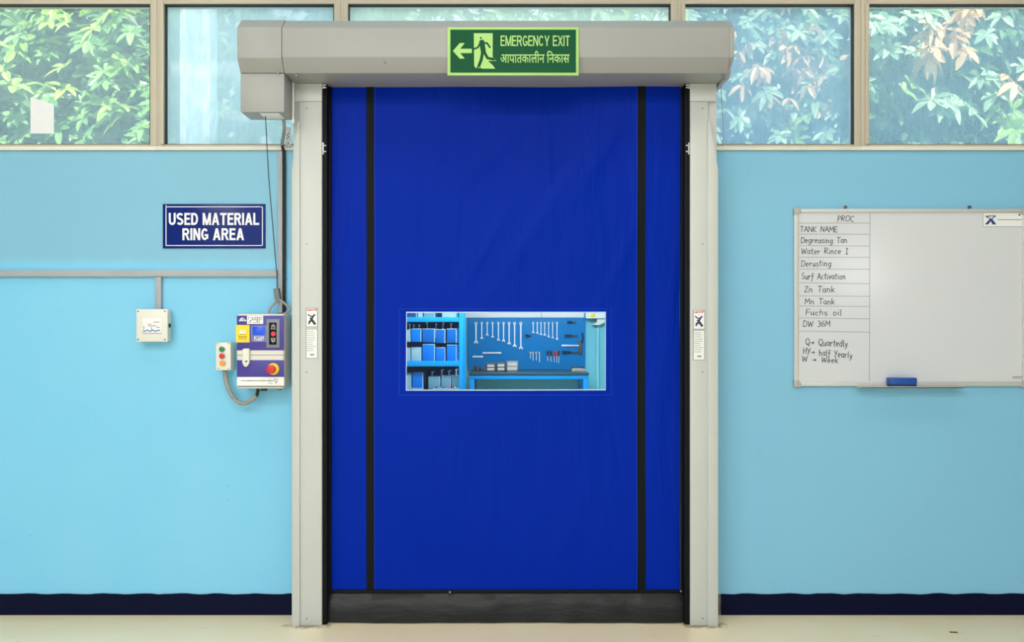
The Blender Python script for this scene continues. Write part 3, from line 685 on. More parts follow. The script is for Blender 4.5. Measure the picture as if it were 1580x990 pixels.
def smudge(t, u0, u1, v0, v1, n, off, seed):
    rr = random.Random(seed); st = (u1 - u0) / n
    for k in range(n):
        a = u0 + st * k + 2; c = u0 + st * (k + 1) - 2
        seg = [[(a, v0), (a, (v0 + v1) / 2)], [(a, (v0 + v1) / 2), (a, v1)], [(c, v0), (c, (v0 + v1) / 2)], [(c, (v0 + v1) / 2), (c, v1)], [(a, v0), (c, v0)], [(a, v1), (c, v1)], [(a, (v0 + v1) / 2), (c, (v0 + v1) / 2)]]
        for q in seg:
            if rr.random() < .6: ribbon(t, [(X(C(u, v)[0], yf), Z(C(u, v)[1], yf)) for u, v in q], .0022, yf - off, .0005)
t = new(); cbox(t, 276, 388, 301, 358, .003); nl = part('number_label', t, M_label, up)
t = new(); smudge(t, 284, 380, 312, 348, 6, .003, 1); part('label_print', t, M_print, up)
t = new()
for pts in ([(224, 332), (236, 318), (248, 332)], [(232, 334), (246, 316), (268, 334)], [(222, 336), (270, 336)]):
    ribbon(t, [(X(C(u, v)[0], yf), Z(C(u, v)[1], yf)) for u, v in pts], .0035, yf - .002)
part('white_logo', t, M_signwhite, up)
t = new(); cbox(t, 200, 294, 365, 486, .003); part('yellow_label', t, M_yellow, up)
t = new()
for pts in ([(228, 416), (238, 398), (248, 416), (228, 416)], [(222, 422), (266, 422)], [(256, 416), (256, 404)], [(263, 416), (263, 400)]): ribbon(t, [(X(C(u, v)[0], yf), Z(C(u, v)[1], yf)) for u, v in pts], .004, yf - .003)
part('white_icon', t, M_signwhite, up)
t = new()
for v, w in ((430, 40), (444, 60), (452, 56), (462, 54)): ribbon(t, [(X(C(246 - w / 2, v)[0], yf), Z(C(0, v)[1], yf)), (X(C(246 + w / 2, v)[0], yf), Z(C(0, v)[1], yf))], .0022, yf - .003)
part('label_print', t, mat('brown_print', (140, 110, 40), .6), up)
t = new(); cbox(t, 303, 411, 370, 482, .004, .001); part('display_panel', t, mat('panel_bluegrey', (112, 124, 180), .4), up)
m_lcd = mat('lcd_blue', (20, 84, 235), .2)
t = new(); cbox(t, 316, 402, 378, 434, .006, .0015); part('display_screen', t, m_lcd, up, 'bright blue display')
t = new(); smudge(t, 316, 404, 446, 473, 6, .004, 2); part('display_print', t, M_signwhite, up)
t = new(); cbox(t, 411, 504, 325, 523, .007, .002); kp = part('keypad', t, mat('keypad_grey', (128, 132, 146), .45), cb)
t = new(); cbox(t, 431, 483, 349, 502, .009, .001); part('keypad_face', t, M_black, kp)
yk = yf - .009
for key in (([(444, 372), (457, 362), (470, 372)], [(444, 384), (457, 374), (470, 384)], [(442, 392), (472, 392)]), ([(444, 464), (457, 474), (470, 464)], [(444, 474), (457, 484), (470, 474)], [(442, 458), (472, 458)])):
    t = new()
    for pts in key: ribbon(t, [(X(C(u, v)[0], yk), Z(C(u, v)[1], yk)) for u, v in pts], .0022, yk)
    part('arrow_key', t, M_label, kp)
t = new(); (p_, q_) = C(458, 427); disc(t, X(p_, yk), Z(q_, yk), .0125, yk - .002, yk); part('stop_key', t, M_pinkred, kp)
# latch
t = new(); prism(t, [(X(C(u, v)[0], yf), Z(C(u, v)[1], yf)) for u, v in ((250, 532), (266, 528), (298, 528), (298, 628), (286, 650), (274, 656), (262, 650), (250, 628))], yf - .02, yf + .001, b=.003); la = part('door_latch', t, M_plastic, cb)
t = new(); (p_, q_) = C(279, 617); disc(t, X(p_, yf), Z(q_, yf), .006, yf - .021, yf - .01); part('keyhole', t, M_screw, la)
# emergency stop
p_, q_ = C(459, 670); ce = P(p_, q_, yf)
t = new(); cyl(t, ce + Vector((0, .001, 0)), ce + Vector((0, -.010, 0)), .0315, .030, 32, .003); st = part('stop_collar', t, M_yellow, cb, 'yellow ring under the red stop button')
t = new(); cyl(t, ce, ce + Vector((0, -.035, 0)), .013, seg=20); cyl(t, ce + Vector((0, -.030, 0)), ce + Vector((0, -.052, 0)), .0215, .0235, 32, .005); part('stop_button', t, M_red, st, 'red mushroom stop button')
t = new(); rr = random.Random(9)
u = 236
while u < 455:
    w = rr.uniform(3, 9); h = rr.uniform(4, 7)
    ribbon(t, [(X(C(u, 0)[0], yf), Z(C(0, 752)[1], yf)), (X(C(min(u + w, 458), 0)[0], yf), Z(C(0, 752)[1], yf))], h * .2222 / F * 4.16, yf - .0015, .0004); u += w + rr.uniform(1, 3)
for pts in ([(462, 742), (488, 742)], [(464, 742), (470, 756), (486, 756), (488, 742)], [(474, 756), (474, 770)], [(484, 756), (478, 770)], [(420, 768), (452, 768)]):
    ribbon(t, [(X(C(u_, v_)[0], yf), Z(C(u_, v_)[1], yf)) for u_, v_ in pts], .0025, yf - .0015)
part('footer_print', t, M_print, bp)
for u, w in ((392, 24), (350, 9), (497, 16)):
    t = new(); (p_, q_) = C(u, 808); v = P(p_, 599.6, yf + .06); v.z = Z(599.5, yf); cyl(t, v + Vector((0, 0, .002)), v + Vector((0, 0, -.014)), w * .00075, seg=14); part('cable_gland', t, M_cable if u < 480 else M_conduit, cb)
# push button station
yb_ = -.075
pb = thing('push_button_station', 'small white three-button station with green, red and orange buttons', 'switch', P(345, 571, 0))
t = new(); bxp(t, 332.8, 356, 528, 571, yb_, -.0005, .004, 2); part('body', t, M_plastic, pb)
t = new(); bxp(t, 355, 356.6, 531, 568, yb_ + .012, -.0006); part('base', t, M_black, pb)
for (u, v, m_) in ((103, 533, M_green), (103.5, 580, M_red), (107, 630, M_orange)):
    p_, q_ = C(u, v); c_ = P(p_, q_, yb_)
    t = new(); cyl(t, c_ + Vector((0, .001, 0)), c_ + Vector((0, -.004, 0)), .0175, .0165, 24, .001); rg = part('button_collar', t, M_zinc, pb)
    t = new(); cyl(t, c_, c_ + Vector((0, -.011, 0)), .0145, .0135, 24, .002); part('button', t, m_, rg, m_.name.split('_')[0] + ' push button')
for (u, v) in ((72, 496), (148, 494), (76, 668), (146, 668)):
    p_, q_ = C(u, v); c_ = P(p_, q_, yb_); t = new(); cyl(t, c_ + Vector((0, .001, 0)), c_ + Vector((0, -.001, 0)), .003, seg=10); part('screw', t, M_screw, pb)
# looped conduit between the two
def pts(l, y0, y1=None):
    n = len(l); return [P(C(u, v)[0], C(u, v)[1], y0 + ((y1 if y1 is not None else y0) - y0) * i / (n - 1)) for i, (u, v) in enumerate(l)]
t = new(); tube(t, pts([(122, 679), (124, 720), (140, 790), (172, 856), (215, 900), (262, 908), (305, 888), (343, 852)], -.04, -.075), .0125, 12, ribs=True)
cd = thing('flexible_conduit', 'grey flexible conduit looping from the push buttons up to the control box', 'conduit', P(378, 622, -.04)); part('hose', t, M_conduit, cd)
t = new(); tube(t, pts([(336, 862), (343, 852), (350, 826), (350, 812)], -.075, -.08), .009, 10); part('gland', t, M_cable, cd, 'black cable end')
# motor cables
hc = thing('conduit_hose', 'dark corrugated hose dropping from the motor housing beside the tall trunking', 'conduit', P(438, 481, 0))
b = new(); tube(b, [P(434.6, 220, -.04), P(436.5, 230, -.02), P(438.6, 242, -.014), P(438.7, 330, -.014), P(438.7, 420, -.014), P(438.5, 481, -.014)], .0075, 10, ribs=True); part('hose', b, M_cable, hc)
b = new(); tube(b, [P(437, 181.5, -.2), P(438.5, 196, -.185), P(437.5, 208, -.10), P(435, 222, -.036)], .0095, 10, ribs=True); part('upper_sleeve', b, M_conduit, hc, 'pale grey flexible sleeve')
b = new(); tube(b, [P(409.5, 176.5, -.26), P(410.2, 190, -.24), P(414.5, 270, -.10), P(421, 350, -.04), P(426.8, 420, -.035), P(427.5, 446, -.035)], .0022, 8)
solo('thin_wire', b, M_cable, 'thin dark wire hanging from the motor housing down to the grey plug', 'wire', P(428, 446, 0))
pl = thing('cable_plug', 'grey cable plug with two short leads above the control box', 'plug', P(428, 463, -.03))
t = new(); prism(t, [(X(p, -.045), Z(q, -.045)) for p, q in ((421.3, 445.5), (429.5, 444), (432.5, 461), (424.5, 463))], -.05, -.023, b=.003); part('housing', t, mat('plug_grey', (118, 122, 124), .5), pl)
t = new(); tube(t, [P(427.5, 461, -.04), P(424, 467, -.05), P(417, 475, -.06), P(414.3, 485, -.07)], .0065, 10); part('lead', t, M_conduit, pl)
t = new(); tube(t, [P(429.5, 461, -.04), P(437, 466, -.045), P(444, 473, -.05), P(447, 478, -.055), P(436, 486, -.06)], .0065, 10); part('lead', t, M_conduit, pl)
b = new(); tube(b, [P(1113, 115, -.29), P(1112.5, 135, -.12), P(1115.5, 190, -.03), P(1116, 224, -.012)], .0022, 8)
solo('thin_wire', b, M_conduit, 'thin pale wire hanging beside the hood end to the window frame', 'wire', P(1116, 224, 0))
b = new(); bxp(b, 441, 448.5, 196, 229, -.02, -.015)
wl = thing('warning_tag', 'small white tag with black triangle hanging on the window beside the door', 'tag', P(445, 229, -.01)); part('card', b, M_label, wl)
t = new(); ytg = -.02
for q in ([(441.8, 227), (445, 220), (448, 227), (441.8, 227)], [(442, 209), (446.5, 205)], [(442.5, 214), (446, 210)]): ribbon(t, [(X(a, ytg), Z(c, ytg)) for a, c in q], .003, ytg)
part('print', t, M_ink, wl)

# ================================================================== WHITEBOARD
yw = -.022
wb = thing('whiteboard', 'large whiteboard with handwritten list on the right wall', 'whiteboard', P(1404, 597, 0))
t = new(); bxp(t, 1229, 1581, 325, 594, yw + .008, -.006); part('panel', t, M_board, wb)
ypn = yw + .008
t = new()
bxp(t, 1226.5, 1584, 321.8, 327.5, yw, -.0005, .003); bxp(t, 1226.5, 1584, 588.5, 595.5, yw, -.0005, .003)
bxp(t, 1225.8, 1232.6, 323, 594, yw, -.0005, .003); bxp(t, 1578.5, 1584.5, 323, 594, yw, -.0005, .003); part('frame', t, M_wbframe, wb)
for (a, c) in ((1225.2, 1236), (1575.5, 1585.2)):
    for (d_, e) in ((321, 331), (586.5, 597)):
        t = new(); lo_ = a < 1400; tp = d_ < 400; w7 = 7.5
        q = [(a, d_), (c, d_), (c, d_ + w7), (a + w7, d_ + w7), (a + w7, e), (a, e)]
        if not lo_: q = [(a + c - u, v) for u, v in q]
        if not tp: q = [(u, d_ + e - v) for u, v in q]
        prism(t, [(X(u, yw), Z(v, yw)) for u, v in q], yw - .002, -.0004, b=.0015); part('corner_cap', t, M_wbcap, wb)
t = new(); yt = -.075; box(t, X(1318), X(1476), yt, yw + .002, Z(597.3, yw), Z(595.6, yw), .001); box(t, X(1318), X(1476), yt, yt + .003, Z(597.3, yw), Z(594.8, yw), .001); part('pen_tray', t, M_wbframe, wb)
for px in (1304.5, 1496):
    t = new(); c_ = P(px, 319.5, yw + .01); cyl(t, c_, c_ + Vector((0, -.004, 0)), .010, .009, 14); box(t, c_.x - .004, c_.x + .004, c_.y - .002, -.001, c_.z - .012, c_.z + .004); part('hanging_clip', t, M_screw, wb)
t = new(); zt_ = Z(595.6, yw)
# duster
ds = thing('board_duster', 'blue whiteboard duster resting on the pen tray', 'duster', (X(1395, -.05), -.05, zt_))
t = new(); box(t, X(1374, yt), X(1416.5, yt), yt + .006, yw - .003, zt_ + .012, Z(583, yt), .005); part('handle', t, mat('duster_blue', (22, 78, 164), .4), ds)
t = new(); box(t, X(1375, yt), X(1415.5, yt), yt + .007, yw - .004, zt_ + .0003, zt_ + .013, .002); part('felt_pad', t, mat('felt_navy', (30, 50, 96), .9), ds)
# ruled lines, ink
t = new()
for p0, q0, p1, q1 in [(1342.2, 328, 1341.4, 588)] + [(1233, v, 1342, v + d_) for v, d_ in ((344, 0), (361, .3), (378.8, .4), (396.6, .4), (414.8, .4), (436, 1.6), (456.4, .6), (471.8, .8), (490, 1.8), (510.5, 1.8))]:
    ribbon(t, [(X(p0, ypn), Z(q0, ypn)), (X(p1, ypn), Z(q1, ypn))], .0022, ypn, .0004)
part('ruled_lines', t, mat('grey_ink', (118, 122, 128), .6), wb)
def arc(cx, cy, rx, ry, a0, a1, n=10): return [(cx + rx * math.cos(R(a0 + (a1 - a0) * i / n)), cy + ry * math.sin(R(a0 + (a1 - a0) * i / n))) for i in range(n + 1)]
GL = {
 'P': (.55, [[(0, 0), (.02, 1)], [(.02, 1)] + arc(.12, .74, .36, .26, 90, -90) + [(0, .46)]]),
 'R': (.6, [[(0, 0), (.02, 1)], [(.02, 1)] + arc(.12, .75, .36, .25, 90, -90) + [(.05, .48), (.55, 0)]]),
 'O': (.7, [arc(.33, .5, .33, .5, 100, 460, 18)]),
 'C': (.6, [arc(.35, .5, .33, .5, 55, 305, 14)]),
 'T': (.6, [[(0, 1), (.62, .98)], [(.3, 1), (.28, 0)]]),
 'A': (.65, [[(0, 0), (.32, 1), (.62, 0)], [(.12, .36), (.52, .36)]]),
 'N': (.65, [[(0, 0), (.02, 1), (.55, .02), (.58, 1)]]),
 'K': (.6, [[(0, 0), (.02, 1)], [(.52, 1), (.04, .45), (.56, 0)]]),
 'M': (.8, [[(0, 0), (.08, 1), (.38, .35), (.68, 1), (.76, 0)]]),
 'E': (.5, [[(.48, 1), (.02, 1), (0, 0), (.5, 0)], [(.02, .52), (.4, .52)]]),
 'D': (.62, [[(.02, 1), (0, 0)], [(-.05, 1), (.2, 1)] + arc(.2, .5, .38, .5, 90, -90) + [(0, 0)]]),
 'W': (.85, [[(0, 1), (.18, 0), (.4, .8), (.6, 0), (.82, 1)]]),
 'I': (.4, [[(.05, 1), (.4, 1)], [(.22, 1), (.22, 0)], [(.02, 0), (.42, 0)]]),
 'S': (.55, [arc(.28, .74, .24, .26, 50, 270, 10) + arc(.26, .25, .26, .25, 90, -150, 10)]),
 'Z': (.55, [[(0, .92), (.25, 1), (.48, .95), (.02, .02), (.55, .04)]]),
 'F': (.52, [[(.5, 1), (.03, 1), (0, 0)], [(.02, .52), (.42, .52)]]),
 'Q': (.75, [arc(.35, .5, .34, .5, 100, 460, 18), [(.3, .25), (.55, -.1), (.8, -.08)]]),
 'H': (.6, [[(.03, 1), (0, 0)], [(.54, 1), (.52, 0)], [(0, .5), (.54, .5)]]),
 'Y': (.6, [[(0, 1), (.28, .5)], [(.58, 1), (.12, -.05)]]),
 '3': (.5, [arc(.22, .76, .22, .24, 140, -90, 9) + arc(.22, .26, .26, .26, 90, -140, 9)]),
 '6': (.5, [[(.42, .98), (.15, .7), (.03, .3)] + arc(.25, .26, .22, .26, 180, 540, 14)]),
 'e': (.5, [[(.04, .3), (.4, .34)] + arc(.23, .3, .2, .3, 10, 310, 12)]),
 'g': (.52, [arc(.22, .3, .2, .28, 50, 330, 12) , [(.43, .58), (.42, -.15), (.28, -.36), (.02, -.28)]]),
 'r': (.4, [[(.03, .58), (.04, 0)], [(.05, .35), (.18, .56), (.36, .54)]]),
 'a': (.52, [arc(.22, .29, .2, .28, 50, 330, 12), [(.43, .58), (.42, .08), (.52, 0)]]),
 'c': (.45, [arc(.24, .29, .21, .29, 50, 310, 11)]),
 's': (.42, [arc(.2, .44, .16, .15, 40, 260, 8) + arc(.19, .15, .18, .15, 80, -140, 8)]),
 'i': (.22, [[(.08, .56), (.08, .06), (.16, 0)], [(.08, .8), (.1, .84)]]),
 'n': (.52, [[(.03, .58), (.04, 0)], [(.04, .35)] + arc(.22, .36, .17, .2, 160, 20, 6) + [(.4, 0), (.48, .03)]]),
 't': (.4, [[(.16, .95), (.15, .1), (.32, .0)], [(0, .64), (.36, .66)]]),
 'u': (.52, [[(.03, .58), (.05, .12), (.2, 0), (.36, .14), (.42, .58)], [(.42, .58), (.42, .06), (.5, 0)]]),
 'f': (.4, [[(.4, .95), (.26, 1), (.18, .8), (.16, -.25), (.04, -.3)], [(0, .52), (.36, .54)]]),
 'v': (.45, [[(.02, .58), (.2, 0), (.42, .58)]]),
 'o': (.5, [arc(.23, .29, .2, .29, 90, 450, 14)]),
 'k': (.5, [[(.03, 1), (.04, 0)], [(.42, .58), (.05, .26), (.45, 0)]]),
 'h': (.52, [[(.03, 1), (.04, 0)], [(.04, .35)] + arc(.22, .36, .17, .2, 160, 20, 6) + [(.4, 0)]]),
 'l': (.25, [[(.08, 1), (.08, .06), (.18, 0)]]),
 'd': (.52, [arc(.22, .29, .2, .28, 50, 330, 12), [(.43, 1), (.42, .08), (.5, 0)]]),
 'y': (.5, [[(.02, .58), (.22, .08)], [(.44, .58), (.2, -.2), (.02, -.34)]]),
 '>': (.75, [[(0, .32), (.6, .34)], [(.42, .5), (.62, .34), (.42, .16)]]),
 ' ': (.5, []),
}
def handwrite(s_, px0, px1, pbase, cap, pen=.0034, slope=0.0):
    t = new(); rr = random.Random(s_); wid = sum(GL[c][0] + .12 for c in s_) - .12
    k = (px1 - px0) / wid; x = px0
    for c in s_:
        w, strokes = GL[c]; jy = rr.uniform(-.05, .05) * cap; sl = rr.uniform(.02, .10)
        for st_ in strokes:
            ribbon(t, [(X(x + (u + v * sl) * k, ypn), Z(pbase + slope * (x - px0) - v * cap + jy, ypn)) for u, v in st_], pen, ypn, .0004)
        x += (w + .12) * k
    part('handwriting', t, M_ink, wb)
for a in (('PROC', 1292.5, 1317.5, 341.5, 8.6), ('TANK NAME', 1234.5, 1292, 357.6, 8.4), ('Degreasing Tan', 1236, 1307, 374.5, 8.6), ('Water Rince I', 1236.5, 1308, 391.5, 8.8),
          ('Derusting', 1236.5, 1282.5, 410.5, 9), ('Surf Activation', 1237, 1304.5, 430.5, 9.2), ('Zn Tank', 1241, 1288, 450.5, 9), ('Mn Tank', 1242, 1288, 469, 8.6),
          ('Fuchs oil', 1243.5, 1299, 486, 9), ('DW 36M', 1239.5, 1280.5, 503.5, 8.8), ('Q> Quartedly', 1243, 1308, 531.5, 10, .0036, .06), ('HY> half Yearly', 1239.5, 1315, 546, 9.6, .0036, .09), ('W > Week', 1237.5, 1293.5, 557.5, 8.6, .0036, .04)):
    handwrite(*a)
# corner logo card
t = new(); bxp(t, 1516.5, 1579, 327.5, 350, ypn - .0006, ypn); lg = part('logo_card', t, mat('card_outline', (120, 150, 170), .5), wb)
t = new(); bxp(t, 1517.3, 1578.5, 328.3, 349.2, ypn - .0010, ypn); part('card_face', t, M_label, lg)
yl = ypn - .001
def LG(u, v): return (X(1400 + u * .303, yl), Z(310 + v * .303, yl))
t = new()
prism(t, [LG(*q) for q in ((394, 119), (411, 119), (431, 95), (422, 89))], yl - .0005, yl)
prism(t, [LG(*q) for q in ((423, 97), (431, 90), (453, 119), (433, 119))], yl - .00056, yl)
ribbon(t, [LG(402, 80), LG(412, 84), LG(426, 92)], .005, yl); ribbon(t, [LG(449, 77), LG(440, 82), LG(429, 92)], .005, yl)
part('logo_mark', t, mat('logo_navy', (30, 62, 120), .5), lg)
t = new()
for u in (400, 408, 416, 424, 434, 442): ribbon(t, [LG(u, 79 - (u % 3)), LG(u + 5, 76 - (u % 3))], .005, yl)
disc(t, LG(571, 70)[0], LG(571, 70)[1], .0055, yl - .0005, yl)
part('logo_dots', t, mat('logo_green', (60, 96, 84), .5), lg)
t = new(); rr = random.Random(4); u = 460
while u < 584:
    w = rr.uniform(3, 8); ribbon(t, [LG(u, 95), LG(min(585, u + w), 95)], .0032, yl); u += w + 1.5
part('logo_print', t, M_print, lg)
t = new()
for q in ([(538, 893), (582, 893)], [(538, 902), (582, 902)], [(538, 893), (538, 902)], [(582, 893), (582, 902)], [(545, 897), (552, 897)], [(556, 897), (575, 897)]): ribbon(t, [LG(*z_) for z_ in q], .0022, ypn)
part('maker_print', t, M_print, wb)

# scrap on floor
b = new(); v = P(1468, 977, -.23); prism(b, [(v.x - .018, -.244), (v.x - .004, -.250), (v.x + .006, -.246), (v.x + .020, -.252), (v.x + .019, -.256), (v.x + .002, -.253), (v.x - .015, -.252)], .0003, .004, 'z')
solo('floor_scrap', b, M_cable, 'tiny dark scrap lying on the cream floor below the whiteboard', 'scrap', (v.x, -.25, 0))

# ================================================================== STOREROOM BEHIND THE CURTAIN
SY = 3.5
M_teal = mat('storeroom_paint', (106, 190, 206), .6, var=.05, scale=3)
b = new(); box(b, -1.6, 1.35, SY, SY + .15, 0, 2.45); struct('wall_far', b, M_teal)
b = new(); box(b, -1.7, -1.6, .2, SY + .15, 0, 2.45); struct('wall_far_left', b, M_teal)
b = new(); box(b, 1.35, 1.45, .2, SY + .15, 0, 2.45); struct('wall_far_right', b, M_teal)
b = new(); box(b, -1.7, 1.45, .2, SY + .15, 2.45, 2.5); struct('ceiling_far', b, M_ceiling)
M_sky = mat('bright_blue_enamel', (12, 144, 214), .4, var=.05, spec=.2)
M_peg = mat('pegboard_blue', (0, 122, 190), .5, var=.08, scale=8, spec=.1)
M_bin = mat('bin_blue', (2, 112, 210), .4, var=.05, spec=.2)
M_bin2 = mat('bin_deep_blue', (4, 94, 178), .4, var=.05, spec=.2)
M_bing = mat('bin_grey', (142, 178, 190), .5, var=.05)
M_bins = mat('bin_slate', (98, 146, 162), .5, var=.05)
M_binn = mat('bin_navy', (30, 62, 120), .5, var=.05)
M_rim = mat('bin_rim', (150, 190, 215), .4)
M_dark = mat('shelf_back', (6, 66, 116), .6, spec=.15)
M_steel = mat('tool_steel', (232, 240, 246), .35, metal=.1, var=.04)
M_hand = mat('tool_black', (26, 28, 34), .5)
M_bench = mat('bench_top', (42, 78, 92), .35)
# white wall panels above the tool board
b = new(); yy = SY - .012
bxp(b, 716, 835.3, 440, 489.8, yy, SY - .0005, .002); bxp(b, 836.2, 900.8, 440, 489.8, yy, SY - .0005, .002); struct('trim_2', b, M_label)
# shelving unit
sf, sb = 2.2, 2.56
sh = thing('shelving_unit', 'bright blue steel shelving unit seen at the left of the curtain window', 'shelf', (-.86, 2.4, 0))
sx1 = X(714.5, sf); sx0 = -1.33
for xx in (sx0, sx1 - .033):
    for y_ in (sf, sb - .035):
        t = new(); box(t, xx, xx + .033, y_, y_ + .035, 0, 2.0, .002); part('upright', t, M_sky, sh)
lev = {}
for nm, q0, q1 in (('a', 489, 496.4), ('b', 557, 565), ('c', 606, 613)):
    z0, z1 = Z(q1, sf), Z(q0, sf); lev[nm] = (z0, z1)
    t = new(); box(t, sx0 + .033, sx1 - .033, sf + .002, sb - .003, z0, z1, .002); part('shelf_board', t, M_sky, sh)
for z0 in (.12, .55, 1.96):
    t = new(); box(t, sx0 + .033, sx1 - .033, sf + .002, sb - .003, z0, z0 + .035, .002); part('shelf_board', t, M_sky, sh)
t = new(); box(t, sx0 + .02, sx1 - .02, sb + .0005, sb + .004, .1, 2.0); part('back_panel', t, M_dark, sh)
def bin_(px0, px1, py0, py1, m_, label, floor_z=None, yfr=None, back=None, group='storage bins on the blue shelves'):
    yfr = sf + .03 if yfr is None else yfr; back = yfr + .22 if back is None else back
    x0, x1 = X(px0, yfr), X(px1, yfr); z0 = Z(py1, yfr) if floor_z is None else floor_z; z1 = Z(py0, yfr)
    r = thing('storage_bin', label, 'bin', ((x0 + x1) / 2, yfr, z0), group)
    t = new(); w = .004
    box(t, x0, x1, yfr, yfr + w, z0, z1, .001); box(t, x0, x1, back - w, back, z0, z1, .001)
    box(t, x0, x0 + w, yfr + w, back - w, z0, z1); box(t, x1 - w, x1, yfr + w, back - w, z0, z1); box(t, x0 + w, x1 - w, yfr + w, back - w, z0, z0 + w)
    part('body', t, m_, r)
    t = new(); box(t, x0 - .001, x1 + .001, yfr - .004, yfr + .003, z1 - .004, z1 + .002, .001); box(t, x1 - .006, x1 + .001, yfr - .003, yfr, z0, z1); part('rim', t, M_rim, r)
    return (x0 + x1) / 2, yfr, z1
zB = lev['b'][1] + .0005; bk = sb - .002
cols = [('leftmost', 618, 633, 509, 527, 537, M_bing, M_bing), ('second', 634.5, 650, 507, 527, 536, M_bin, M_bing), ('third', 652, 671, 507, 528, 531, M_bin2, M_bin),
        ('fourth', 672.5, 687, 508, 529, 536, M_bin2, M_bin), ('rightmost', 689.5, 704.5, 507, 529, 532, M_bin2, M_bin)]
tops = []
for nm, a, c, u0, u1, l0, mu_, ml_ in cols:
    cu = 'pale grey' if ml_ is M_bing else 'blue'; cuu = 'pale grey' if mu_ is M_bing else ('bright blue' if mu_ is M_bin else 'deep blue')
    tops.append(bin_(a, c, u0, u1, mu_, '%s bin in the upper row of the middle shelf, %s in its row' % (cuu, nm), back=bk))
    bin_(a, c, l0, 557, ml_, '%s bin standing in the lower row of the middle shelf, %s in its row' % (cu, nm), floor_z=zB, back=sf + .25)
# tools sticking out of the bins
stick = [(632, 507, 501, 'left end'), (637, 507, 502, 'second'), (644, 507, 502, 'third'), (661, 507, 498, 'tallest'), (671.5, 508, 500, 'fifth'), (681, 508, 499, 'sixth'), (696, 507, 500, 'right end')]
for k, (p_, q0, q1, nm) in enumerate(stick):
    yv = sf + .06; zz = [tp[2] for tp in tops if abs(tp[0] - X(p_, yv)) < .06]
    b = new(); z_lo = Z(522, yv); dx = -.012 if k == 3 else .008 * (k % 3)
    cyl(b, (X(p_, yv), yv, z_lo), (X(p_, yv) + dx, yv + .004, Z(q1, yv)), .0035, seg=8); box(b, X(p_, yv) + dx - .007, X(p_, yv) + dx + .007, yv, yv + .008, Z(q1, yv) - .006, Z(q1, yv) + .008, .002)
    solo('hand_tool', b, M_steel, ('thin steel tool sticking up out of a middle-shelf bin, %s of the upright tools' % nm), 'tool', (X(p_, yv), yv, z_lo), 'tools sticking out of the bins')
zA = lev['a'][1] + .0005
for a, c, m_, lb in ((622, 643, M_binn, 'navy box on the top shelf, left end of its row'), (644.5, 652, M_rim, 'narrow lavender box on the top shelf between navy and slate ones'), (654, 671, M_bins, 'slate box in the middle of the top shelf'), (682, 703.5, M_bing, 'grey box at the right end of the top shelf')):
    bin_(a, c, 462, 489, m_, lb, floor_z=zA, group='boxes on the top shelf')
zC = lev['c'][1] + .0005
for a, c, q, m_, lb in ((618, 634.5, 576, M_bing, 'pale grey bin at the left end of the bottom shelf'), (636.5, 653, 575, M_bin, 'blue bin standing alone on the bottom shelf'),
                     (661, 679, 581, M_bins, 'slate bin on the bottom shelf, first of three alike'), (681, 695.5, 580, M_bins, 'slate bin on the bottom shelf, middle of three alike'), (697, 708.3, 580, M_bins, 'slate bin on the bottom shelf, beside the upright')):
    bin_(a, c, q, 606, m_, lb, floor_z=zC, yfr=sf + .055)
b = new()
for k, (p_, q1, lb) in enumerate(((666, 573, 'left'), (681, 570, 'second'), (692, 571, 'third'), (703, 569, 'tall right'))):
    yv = sf + .12; b = new(); cyl(b, (X(p_, yv), yv, Z(598, yv)), (X(p_, yv) + .006, yv, Z(q1, yv)), .006, seg=8); cyl(b, (X(p_, yv) - .004, yv, Z(q1 + 2, yv)), (X(p_, yv) + .02, yv, Z(q1, yv)), .005, seg=8)
    solo('hand_tool', b, M_steel, '%s steel tool standing in the slate bins of the bottom shelf' % lb, 'tool', (X(p_, yv), yv, Z(598, yv)), 'tools in the bottom bins')
for a, c, lb in ((622, 652, 'shallow pale tray at the left front of the bottom shelf'), (668, 707, 'shallow slate tray at the right front of the bottom shelf')):
    bin_(a, c, 599, 606, M_bing if a < 650 else M_bins, lb, floor_z=zC, yfr=sf + .012, back=sf + .048, group='shallow trays')
M_pink = mat('tool_pink', (220, 60, 120), .4)
hl = [(673, M_hand), (678, M_bins), (683, mat('tool_purple', (120, 50, 110), .4)), (692, M_pink), (697, M_hand), (702, M_bing)]
nmz = ['black', 'slate', 'purple', 'pink', 'charcoal', 'pale']
for k, (p_, m_) in enumerate(hl):
    yv = sf + .03; b = new(); z0 = zC + .006; cyl(b, (X(p_, yv), yv, z0), (X(p_, yv) + .004, yv, Z(596.5, yv)), .008, .010, 10, .002)
    solo('screwdriver', b, m_, '%s handled small tool standing in the slate tray of the bottom shelf' % nmz[k], 'tool', (X(p_, yv), yv, z0), 'tools in the front tray')
